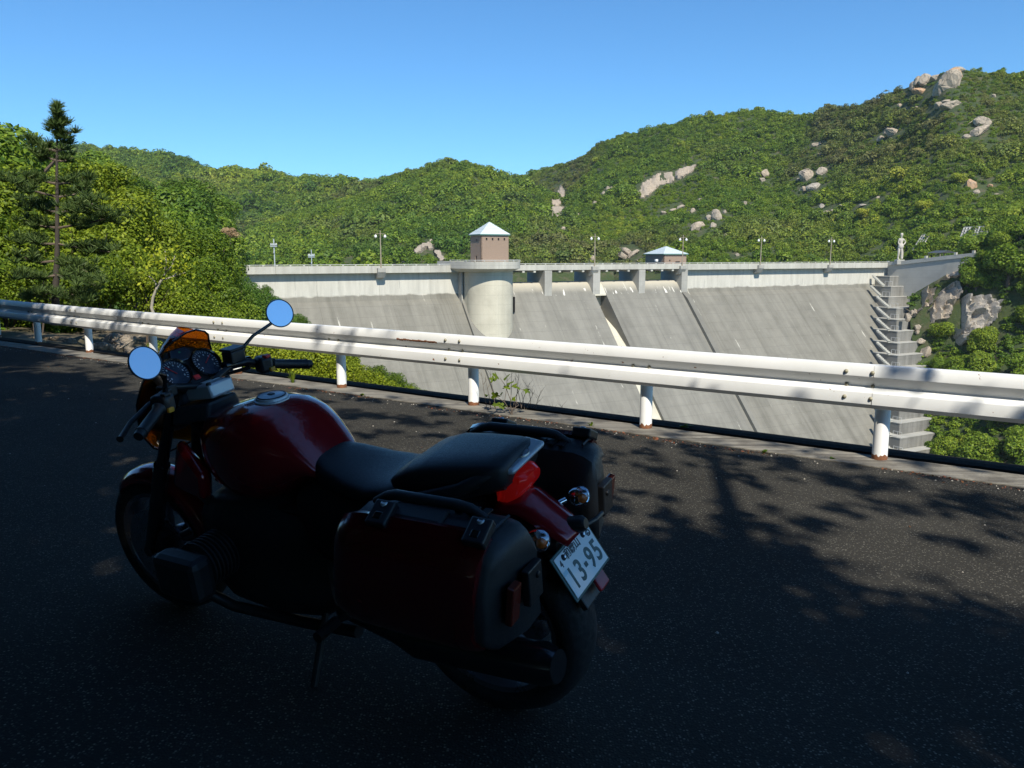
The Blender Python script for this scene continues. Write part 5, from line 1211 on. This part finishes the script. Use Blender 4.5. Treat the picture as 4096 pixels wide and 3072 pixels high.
for px, py, Y, r_, tn in ((880, 1100, 62, 2.0, .3), (950, 1160, 58, 1.6, .26), (1010, 1200, 54, 1.5, .3), (1040, 1270, 46, 1.5, .34), (1125, 1285, 50, 1.0, .3), (990, 1270, 40, 1.4, .34), (1160, 1312, 44, .8, .36), (830, 1020, 66, 2.2, .34), (1080, 1225, 56, 1.0, .3), (1055, 1170, 56, .7, .3), (890, 1060, 66, 1.2, .34), (1195, 1300, 46, .7, .34)):
    shrub(px, py, Y, r_, tn, l3, g3, True, 1., 'bushy_tree')
g4 = 'bright shrubs on the slope below the rail'; l4 = 'bright yellow-green shrub on the drop just below the rail'
for px, py, Y, r_, tn in ((640, 1450, 14.5, .5, .72), (760, 1440, 14, .55, .76), (880, 1450, 13.3, .55, .8), (980, 1465, 12.8, .5, .84), (1080, 1480, 12.2, .52, .84), (1180, 1490, 11.8, .5, .86), (1270, 1500, 11.4, .48, .85), (1350, 1505, 11.2, .40, .86), (1420, 1540, 11.0, .36, .8), (1490, 1565, 10.7, .32, .82), (1290, 1455, 12.4, .5, .8), (1150, 1440, 13, .5, .8), (1560, 1590, 10.4, .26, .8), (1400, 1480, 12.2, .34, .6)):
    shrub(px, py, Y, r_, tn + rnd.uniform(-.05, .05), l4, g4)
g5 = 'dull green bushes at the foot of the bright shrubs'; l5 = 'thin dull green bush beside the bright shrubs, before the dam face'
for px, py, Y, r_, tn in ((1590, 1560, 14, .36, .32), (1660, 1585, 13.5, .28, .36), (1525, 1530, 14.5, .36, .36), (1700, 1600, 12, .16, .6), (1640, 1590, 11.6, .2, .72), (1735, 1598, 11.5, .13, .7)):
    shrub(px, py, Y, r_, tn, l5, g5)
# low growth and ground cover on the banks
cov = [source('weed_clump', crown_mesh('weed_clump', 140 + i, 260, 6, (1, 1, .6), .26, .6), M_leaf) for i in range(3)]
p = surf_points(spur, 1.5, nrg, lambda q: q[1] > 20 and q[2] > -20 and clear_of(q, .9) and 2048 + FPX * (q[0] + 1.) / q[1] < 1015 + max(0, q[1] < 60) * 90); scatter('spur_undergrowth', p, nrg.uniform(.7, 1.5, len(p)), np.clip(tone_of(p, 9, .2, .3, .06) + nrg.normal(0, .1, len(p)), 0, 1), cov, nrg)  # low tone puts the shade between the crowns into the leaf colour
p = surf_points(flank, 1.15, nrg, lambda q: q[2] > -44 and q[0] > 48 and clear_of(q, .5)); scatter('bank_undergrowth', p, nrg.uniform(.7, 1.5, len(p)), np.clip(tone_of(p, 10, .48, .3, .06) + nrg.normal(0, .1, len(p)), 0, 1), cov, nrg)
def near_keep(q):
    off = (Vector(q) - R0).dot(-RN); a = (Vector(q) - R0).dot(RD)
    return off > (1.6 if a < -8.5 else .75) and clear_of(q, 1.2)
p = surf_points(bank, .62, nrg, near_keep); scatter('verge_undergrowth', p, nrg.uniform(.18, .42, len(p)), np.clip(tone_of(p, 11, .5, .3, .2) + nrg.normal(0, .1, len(p)), 0, 1), cov, nrg)

# the individual trees the eye picks out
def needles(rng, C, n, L, up=.5):
    """tufts of thin needles at points C"""
    m_ = len(C) * n; P = np.repeat(np.asarray(C), n, 0); d = rng.normal(0, 1, (m_, 3)); d[:, 2] = np.abs(d[:, 2]) * .6 + up; d /= np.linalg.norm(d, axis=1, keepdims=True)
    A = np.cross(d, rng.normal(0, 1, (m_, 3))); A /= np.linalg.norm(A, axis=1, keepdims=True); l_ = (L * rng.uniform(.6, 1.1, m_))[:, None]; w_ = .0085
    V = np.stack([P - A * w_, P + A * w_, P + d * l_ + A * w_ * .4, P + d * l_ - A * w_ * .4], 1).reshape(-1, 3)
    return V, np.arange(m_ * 4).reshape(-1, 4), np.repeat(rng.uniform(0, 1, m_), 4)
PY = 15.5; pb = wp(230, 1250, PY)
pine = empty('pine_tree', pb, label='young pine with a bare straight trunk and open whorls rising above the left thicket', cat='pine tree')
L_ = lambda px, py, dy=0.: wp(px, py, PY + dy) - pb
m = MB(); m.tube([L_(222, 1300), L_(222, 1180), L_(229, 1000), L_(229, 800), L_(227, 640), L_(229, 520), L_(229, 428)], [.085, .068, .046, .033, .023, .014, .005], 10); m.build('trunk', M_pbark, pine, smooth=60)
br = [((229, 735), (170, 725), (118, 708), 0), ((228, 788), (120, 760), (6, 712), -.3), ((229, 788), (290, 780), (350, 752), .4), ((229, 735), (300, 730), (345, 716), .6), ((231, 912), (350, 893), (470, 862), -.2), ((231, 912), (170, 905), (100, 880), .1),
      ((231, 976), (330, 995), (440, 1008), -.3), ((230, 976), (150, 975), (70, 955), .0), ((231, 1043), (290, 1062), (350, 1088), -.5), ((229, 1043), (150, 1050), (90, 1028), -.2), ((227, 643), (190, 632), (150, 612), 0), ((227, 643), (255, 645), (290, 630), .2), ((227, 604), (170, 592), (112, 568), 0), ((227, 604), (255, 595), (268, 570), .2),
      ((229, 550), (255, 548), (280, 530), 0), ((229, 515), (210, 510), (202, 500), 0), ((229, 515), (250, 508), (258, 495), 0), ((231, 850), (180, 840), (130, 815), .8), ((231, 850), (300, 845), (370, 815), -.8), ((228, 1100), (300, 1110), (380, 1140), -.8), ((228, 1100), (150, 1115), (70, 1110), -.6), ((226, 1160), (180, 1180), (120, 1190), -.7), ((226, 1160), (290, 1180), (350, 1210), -.7)]
T = []; prg = np.random.default_rng(3)
for a_, b_, c_, dz in br:
    pts = [L_(*a_), L_(*b_, dz * .5), L_(*c_, dz)]; m = MB(); m.tube(pts, [.026, .018, .010], 6); m.build('branch', M_twig, pine, smooth=60)
    ln = (pts[2] - pts[0]).length; nt_ = max(7, int(ln * 34))
    for k in range(nt_):
        f = .35 + .65 * k / (nt_ - 1); p_ = pts[0].lerp(pts[1], f * 2) if f < .5 else pts[1].lerp(pts[2], f * 2 - 1)
        T.append(p_ + Vector(prg.normal(0, .05 + .05 * ln, 3) * np.array([1, 1.6, .6])))
for k in range(22): T.append(L_(229 + prg.normal(0, 7 + .25 * k), 450 + 62 * k / 22, prg.normal(0, .06)))
for k in range(12): T.append(L_(243 + prg.normal(0, 14), 530 + 32 * k / 12, prg.normal(0, .06)))
for k in range(6): T.append(L_(229, 428 + 3 * k))
me = np_mesh('needles', *needles(prg, [tuple(p_) for p_ in T], 34, .17)); link('needles', me, M_pine, pine)['tone'] = .75
PY = 15.; pb = wp(612, 1250, PY)
pale = empty('bare_tree', pb, label='small tree with a pale bent bare trunk and thin yellowish top behind the rail', cat='tree')
m = MB(); m.tube([L_(616, 1262), L_(606, 1230), L_(612, 1190), L_(628, 1150), L_(646, 1120)], [.032, .03, .028, .025, .022], 8); m.build('trunk', M_palebark, pale, smooth=60)
tips = []
for pts in (((646, 1120), (662, 1092), (655, 1060), (640, 1030)), ((646, 1120), (690, 1108), (740, 1090)), ((628, 1150), (622, 1128), (596, 1105)), ((662, 1092), (690, 1060), (700, 1020)), ((655, 1060), (620, 1040), (612, 1015)), ((662, 1092), (665, 1050), (660, 1005)), ((690, 1108), (720, 1080), (715, 1050))):
    m = MB(); q = [L_(*p_, rnd.uniform(-.2, .2) if i else 0) for i, p_ in enumerate(pts)]; m.tube(q, [.016, .012, .008, .004][:len(q)], 6); m.build('branch', M_palebark, pale, smooth=60); tips += [q[-1], q[-1].lerp(q[-2], .4), q[-1].lerp(q[-2], .75)]
n_ = 520; C = np.array([tuple(rnd.choice(tips) + Vector(prg.normal(0, .13, 3))) for k in range(n_)]); me = np_mesh('leaves', *leaf_quads(prg, C, np.tile([0, -.5, .6], (n_, 1)), .075)); link('leaves', me, M_near, pale)['tone'] = 1.
def lone(px, py, Y, r_, tone, label, mat=None):
    t = bpy.data.objects.new('broadleaf_tree', M_tree[1]); col.objects.link(t); t.location = (hit(T_spur if px < 1200 else T_right, px, py + 8) or wp(px, py, Y)) + Vector((0, -.8, r_ * .3)); t.scale = (r_ * 1.2, r_, r_ * .9); t['tone'] = tone; tag(t, label, 'tree')
    if mat: t.data = t.data.copy(); t.data.materials.clear(); t.data.materials.append(mat)
    k = bpy.data.objects.new('trunk', T_trunk); col.objects.link(k); k.parent = t
M_tan = leaf_mat('dry_leaves', [(0, (.30, .20, .09)), (1, (.42, .30, .16))], .2)
lone(800, 968, 70, 1.9, .6, 'tree with a pale tan dried crown in the wood left of the dam', M_tan); lone(930, 948, 78, .8, .9, 'small patch of dried tan foliage high in the left wood', M_tan)
lone(3452, 862, 225, 2.6, 1., 'bright yellow-green tree on the hillside above the right lamps'); lone(3690, 838, 215, 2.8, .95, 'tallest of the yellowish trees above the statue'); lone(3830, 725, 225, 2.6, .9, 'light green round tree high on the right slope')
M_redl = leaf_mat('red_leaves', [(0, (.10, .04, .02)), (1, (.16, .07, .03))], .2)


# ------------------------------------------------------------------ plants and litter along the kerb
def twig(t, pts, r_, mat): m = MB(); m.tube(pts, r_, 6); return m.build('stem', mat, t, smooth=60)
def lobed_leaf(sz):
    """five-lobed leaf, slightly folded"""
    m = MB(); out = []
    for k in range(20):
        a = math.pi * (-.5 + 2 * k / 20) + math.pi / 2; rr = (.55 + .45 * abs(math.cos(2.5 * a)) ** .8) * (1 if math.sin(a) > -.6 else .5)
        out.append((rr * sz * math.cos(a), rr * sz * math.sin(a) + sz * .2, -.25 * abs(rr * math.cos(a)) * sz))
    m.add([(0, sz * .2, .0)] + out, [(0, k + 1, (k + 1) % 20 + 1) for k in range(20)]); return m.mesh('leaf')
LEAF = lobed_leaf(.05); LEAF.materials.append(M_near)
def ground_px(px, py): return on_plane(px, py, R0, gn if False else (-GR * RN.x, -GR * RN.y, 1))
sb = ground_px(2048, 1662); sap = empty('sapling', sb, label='sapling with large lobed yellow-green leaves growing through the kerb by a rail post', cat='sapling'); SY = sb.y
L_ = lambda px, py, dy=0.: wp(px, py, SY + dy) - sb
for pts in (((2048, 1662), (2042, 1600), (2020, 1540), (2000, 1512)), ((2048, 1662), (2060, 1590), (2080, 1555), (2110, 1565)), ((2048, 1662), (2020, 1610), (1985, 1585)), ((2046, 1640), (2075, 1620), (2060, 1600))):
    twig(sap, [L_(*p_) for p_ in pts], [.005, .004, .003, .002][:len(pts)], M_twig)
for i, (px, py, s_) in enumerate(((1992, 1512, 1.3), (2018, 1512, 1.2), (1975, 1522, .9), (2032, 1532, 1.1), (2050, 1545, .9), (2078, 1550, 1.1), (2098, 1562, 1.0), (2112, 1568, .9), (2025, 1552, .8), (1985, 1585, 1.), (1972, 1590, .7), (2000, 1580, .7), (1998, 1625, 1.), (2018, 1625, .9), (1984, 1620, .7), (2050, 1600, .7))):
    o = link('leaf', LEAF, None, sap); o.location = L_(px, py, rnd.uniform(-.08, .08)); o.scale = (s_ * 1.05,) * 3; o.rotation_euler = (rnd.uniform(.3, 1.1), rnd.uniform(-.5, .5), rnd.uniform(0, 6.28)); o['tone'] = rnd.uniform(.75, 1.)
tw = empty('bare_twigs', RW(-.85, -.5, -.5), label='cluster of thin leafless twigs standing behind the kerb beside the sapling', cat='plant')
SY = tw.location.y; L_ = lambda px, py, dy=0.: wp(px, py, SY + dy) - tw.location
for px0, px1, py1 in ((1950, 1925, 1490), (1965, 1940, 1510), (1985, 1960, 1480), (2010, 2030, 1500), (2060, 2075, 1490), (2080, 2120, 1530), (2100, 2140, 1560), (2115, 2160, 1600), (2125, 2110, 1540), (2090, 2060, 1510), (2140, 2165, 1560), (2040, 2045, 1470), (2100, 2085, 1570), (2240, 2250, 1620), (2220, 2212, 1628)):
    mx_, my_ = (px0 + px1) / 2 + rnd.uniform(-6, 6), (1650 + py1) / 2
    m = MB(); m.tube([L_(px0, 1700), L_(px0, 1650), L_(mx_, my_), L_(px1, py1)], [.004, .0035, .003, .0012], 5)
    for k in range(3):
        f = rnd.uniform(.3, .9); p_ = L_(mx_, my_).lerp(L_(px1, py1), f); m.tube([p_, p_ + Vector((rnd.uniform(-.06, .06), rnd.uniform(-.03, .03), rnd.uniform(.04, .09)))], [.002, .0008], 4)
    m.build('twig', M_twig, tw)
def weed(px, py, n, h, spread, leafw, tone, label, name='weed'):
    g = ground_px(px, py); t = empty(name, g, label=label, cat='weed')
    for k in range(n):
        an = rnd.uniform(0, 6.28); s_ = spread * rnd.uniform(.3, 1); hh = h * rnd.uniform(.6, 1.1); d = Vector((math.cos(an), math.sin(an), 0)); w_ = Vector((-d.y, d.x, 0)) * leafw
        a_, b_, c_ = d * s_ * .15, d * s_ * .55 + Vector((0, 0, hh * .75)), d * s_ + Vector((0, 0, hh * (.95 if leafw < .01 else .8)))
        m = MB(); m.add([a_ - w_ * .4, a_ + w_ * .4, b_ + w_, c_, b_ - w_], [(0, 1, 2, 4), (4, 2, 3)]); o = m.build('blade' if leafw < .01 else 'leaf', M_near, t); o['tone'] = tone + rnd.uniform(-.12, .12)
weed(1172, 1535, 34, .17, .10, .004, .9, 'tuft of tall pale grass at the kerb behind the handlebar grip', 'grass_tuft')
weed(1448, 1584, 7, .035, .05, .016, .75, 'tiny green weed on the asphalt edge left of the rail post')
weed(2364, 1708, 8, .055, .04, .013, .85, 'small upright green weed at the kerb behind the far pannier')
weed(2735, 1722, 12, .07, .10, .022, .6, 'broad leaved dark green weed on the kerb right of a rail post')
weed(3055, 1812, 8, .03, .05, .014, .6, 'flat little weed in the gutter, third one along the kerb')
weed(3330, 1838, 7, .025, .05, .012, .5, 'low dark weed in the gutter left of the right hand post'); weed(1620, 1560, 9, .05, .06, .012, .8, 'small bright weed poking over the road edge below the rail')
weed(1945, 1588, 8, .04, .05, .010, .8, 'little green sprig at the foot of the middle rail post')
# leaf litter and grit gathered against the kerb
ln_ = 2600; aa = nrg.uniform(-20, 6, ln_); bb_ = .30 + np.abs(nrg.normal(0, .06, ln_)) + .05 * np.sin(aa * 2.3); far_ = nrg.uniform(0, 1, ln_) < .05; bb_[far_] += nrg.uniform(0, 3, far_.sum())
keep_ = np.array([noise.noise(Vector((a * .9, 3, 0))) > -.15 for a in aa]) | far_; aa, bb_ = aa[keep_], bb_[keep_]
C = np.array([tuple(RW(a, b, road_z(b) + .006)) for a, b in zip(aa, bb_)])
me = np_mesh('fallen_leaves', *leaf_quads(nrg, C, np.tile([0, 0, 1.], (len(C), 1)), .022, .35))
M_litter = leaf_mat('litter', [(0, (.14, .06, .025)), (.5, (.24, .13, .06)), (1, (.32, .22, .12))], .05, .6)
tag(link('fallen_leaves', me, M_litter), kind='stuff')
gm = MB()
for k in range(520):
    a = rnd.uniform(-16, 6); b = abs(rnd.gauss(.36, .10)) if rnd.random() < .7 else rnd.uniform(.3, 5); q = RW(a, b, road_z(b)); s_ = rnd.uniform(.003, .009)
    gm.add([q + Vector(v) * s_ for v in ((-1, 0, 0), (0, -1.1, 0), (1, .1, 0), (.1, 1, 0), (0, .1, .9))], [(0, 1, 4), (1, 2, 4), (2, 3, 4), (3, 0, 4)])
tag(gm.build('grit', plain('grit', (.36, .33, .28), .9)), kind='stuff')

# ------------------------------------------------------------------ the roadside trees behind and above the photographer, whose shade covers the road
edge_b = itp([(-30, -1.2), (-14, -1.), (-10.5, .3), (-9.2, 1.3), (-8, 1.85), (-5, 1.85), (-3.5, 2.4), (-1, 3.0), (1, 2.75), (2, 3.2), (3., 3.1), (5, 3.0), (9, 2.6)])
def shade(a, b):
    """share of sunlight the foliage stops on the way to the ground point (a, b)"""
    e = edge_b(a) + .18 * math.sin(a * 2.1) + .1 * math.sin(a * 5.3)
    if b > e: return 1.
    if b < -.6: return .25 if a < -9 else .0
    if b < -.08: return .85 if a < -8.2 else (.5 if -7.6 < a < -7. else (.38 if -4.9 < a < -3.6 else (.55 if a > 1.3 else .04)))
    if b < .3: return .5 if a < -8 else (.15 if a < -1 else (.45 if a < 1 else .6))
    # boughs: coherent blobs of leaf shade with sunlit gaps between
    want = .40 if a < -3 else (.44 if a < .6 else (.66 if b < 1.2 else .50))
    if a > 2.1 and b > 1.7: want = .36
    want = min(.95, want + max(0, 1 - (e - b) / .6) * .3)
    v_ = noise.fractal(Vector((a * 2.0 + b * .8, b * 3.2, 4.2)), .8, 2., 3) * .75 + .5
    return .97 if v_ < want else .0
crg = np.random.default_rng(8); groups = {0: [], 1: [], 2: []}
tanv = Vector((SDIR.x / SDIR.z, SDIR.y / SDIR.z, 1))
def put(a, b, r_, n):
    g = RW(a, b, road_z(b)); h = crg.uniform(5.2, 9.8) if g.y < 9 else crg.uniform(8.5, 11)
    c = g + tanv * h
    if c.y > 0 and (c.z - EYE) < .45 * c.y + .6 and abs(c.x) < .75 * c.y + 1: return
    v_ = crg.normal(0, 1, (n, 3)); v_ /= np.linalg.norm(v_, axis=1, keepdims=True); v_ *= (r_ * crg.uniform(.1, 1, n) ** .5)[:, None]
    groups[0 if a < -5 else (1 if a < 1 else 2)].append(np.array(tuple(c)) + v_)
for k in range(12500):                                             # solid shade
    a, b = crg.uniform(-25, 6.5), crg.uniform(-1, 15)
    if shade(a, b) >= 1.: put(a, b, crg.uniform(.3, .55), 26)
n_solid = [sum(len(q) for q in groups[i]) for i in range(3)]
for k in range(5200):                                             # broken edge
    a, b = crg.uniform(-15, 6), crg.uniform(-1.5, 3.5); s_ = shade(a, b)
    if s_ < 1 and crg.uniform() < -math.log(1 - s_) * (.22 if b > .3 else .2): put(a, b, crg.uniform(.06, .13) if b > .3 else crg.uniform(.10, .2), 10)
n_edge = [sum(len(q) for q in groups[i]) for i in range(3)]
sh_a, sh_b = SDIR.dot(RD) / SDIR.z, SDIR.dot(RN) / SDIR.z
n_put = 0
while n_put < 2600:                                               # added leaf clusters out of view, blocking sky light; shadow falls beyond the rail
    a, b, h = crg.uniform(-7, 6.5), crg.uniform(-8.5, 3), crg.uniform(6.6, 9.6)
    c = RW(a, b, h)
    if b - sh_b * h > -4.2 or a - sh_a * h < -11.5: continue
    if c.y > 0 and (h - EYE) < .45 * c.y + 1.: continue          # keep clear of the view
    n_put += 1; c = np.array(tuple(RW(a, b, h))); v_ = crg.normal(0, 1, (26, 3)); v_ /= np.linalg.norm(v_, axis=1, keepdims=True)
    groups[1 if a < 0 else 2].append(c + v_ * (crg.uniform(.3, .5) * crg.uniform(.1, 1, 26) ** .5)[:, None])
for i, (ta, tb, lb) in enumerate(((-9, 12.5, 'roadside shade tree overhanging the far end of the shaded road'), (-2, 12.2, 'roadside shade tree overhanging the parked motorcycle'), (6.5, 11.6, 'roadside shade tree casting the broken shadows at the right of the road'))):
    C = np.concatenate(groups[i]); t = empty('shade_tree', RW(ta, tb, .4), label=lb, cat='tree')
    me = np_mesh('crown', *leaf_quads(crg, C - np.array(tuple(t.location)), np.tile([.1, -.4, .8], (len(C), 1)), np.where(np.arange(len(C)) < n_solid[i], .19, np.where(np.arange(len(C)) < n_edge[i], .105, .19)), .9, .7)); o = link('crown', me, M_shade, t); o['tone'] = .3
    ctr = Vector(C.mean(0)) - t.location; m = MB(); m.tube([(0, 0, -.6), (.05, .1, 2), ctr * .35 + Vector((0, 0, 1.2)), ctr * .7 + Vector((0, 0, .6)), ctr], [.22, .18, .14, .09, .04], 10)
    for k in range(7):
        q = Vector(C[crg.integers(n_solid[i])]) - t.location; s0 = ctr * crg.uniform(.35, .8); m.tube([s0, s0.lerp(q, .5) + Vector((0, 0, .2)), q], [.035, .02, .008], 6)
    m.build('trunk', M_bark, t, smooth=60)
bs = [source('bank_tree', crown_mesh('bank_tree', 160 + i, 500, 8, (1, 1, 1), .30, .2), M_shade) for i in range(2)]
p = surf_points(bank_back, 1.7, nrg, lambda q: (Vector(q) - R0).dot(RD) < 12); scatter('cut_bank_growth', p, nrg.uniform(1.0, 2.2, len(p)), np.full(len(p), .3), bs, nrg)  # leaf masses on the added bank, also there to block the rear sky

# ------------------------------------------------------------------ air: a thin even haze over the whole valley
hz = NT('haze'); hz.t.nodes.remove(hz.b); pv = hz.n('ShaderNodeVolumePrincipled'); hz.l(pv.outputs[0], hz.out.inputs['Volume'])
pv.inputs['Color'].default_value = (.80, .90, 1., 1); pv.inputs['Density'].default_value = .00012; pv.inputs['Anisotropy'].default_value = .1
hm = MB(); hm.box((0, 150, 56), (3300, 3300, 212)); tag(hm.build('haze', hz.m), kind='stuff')
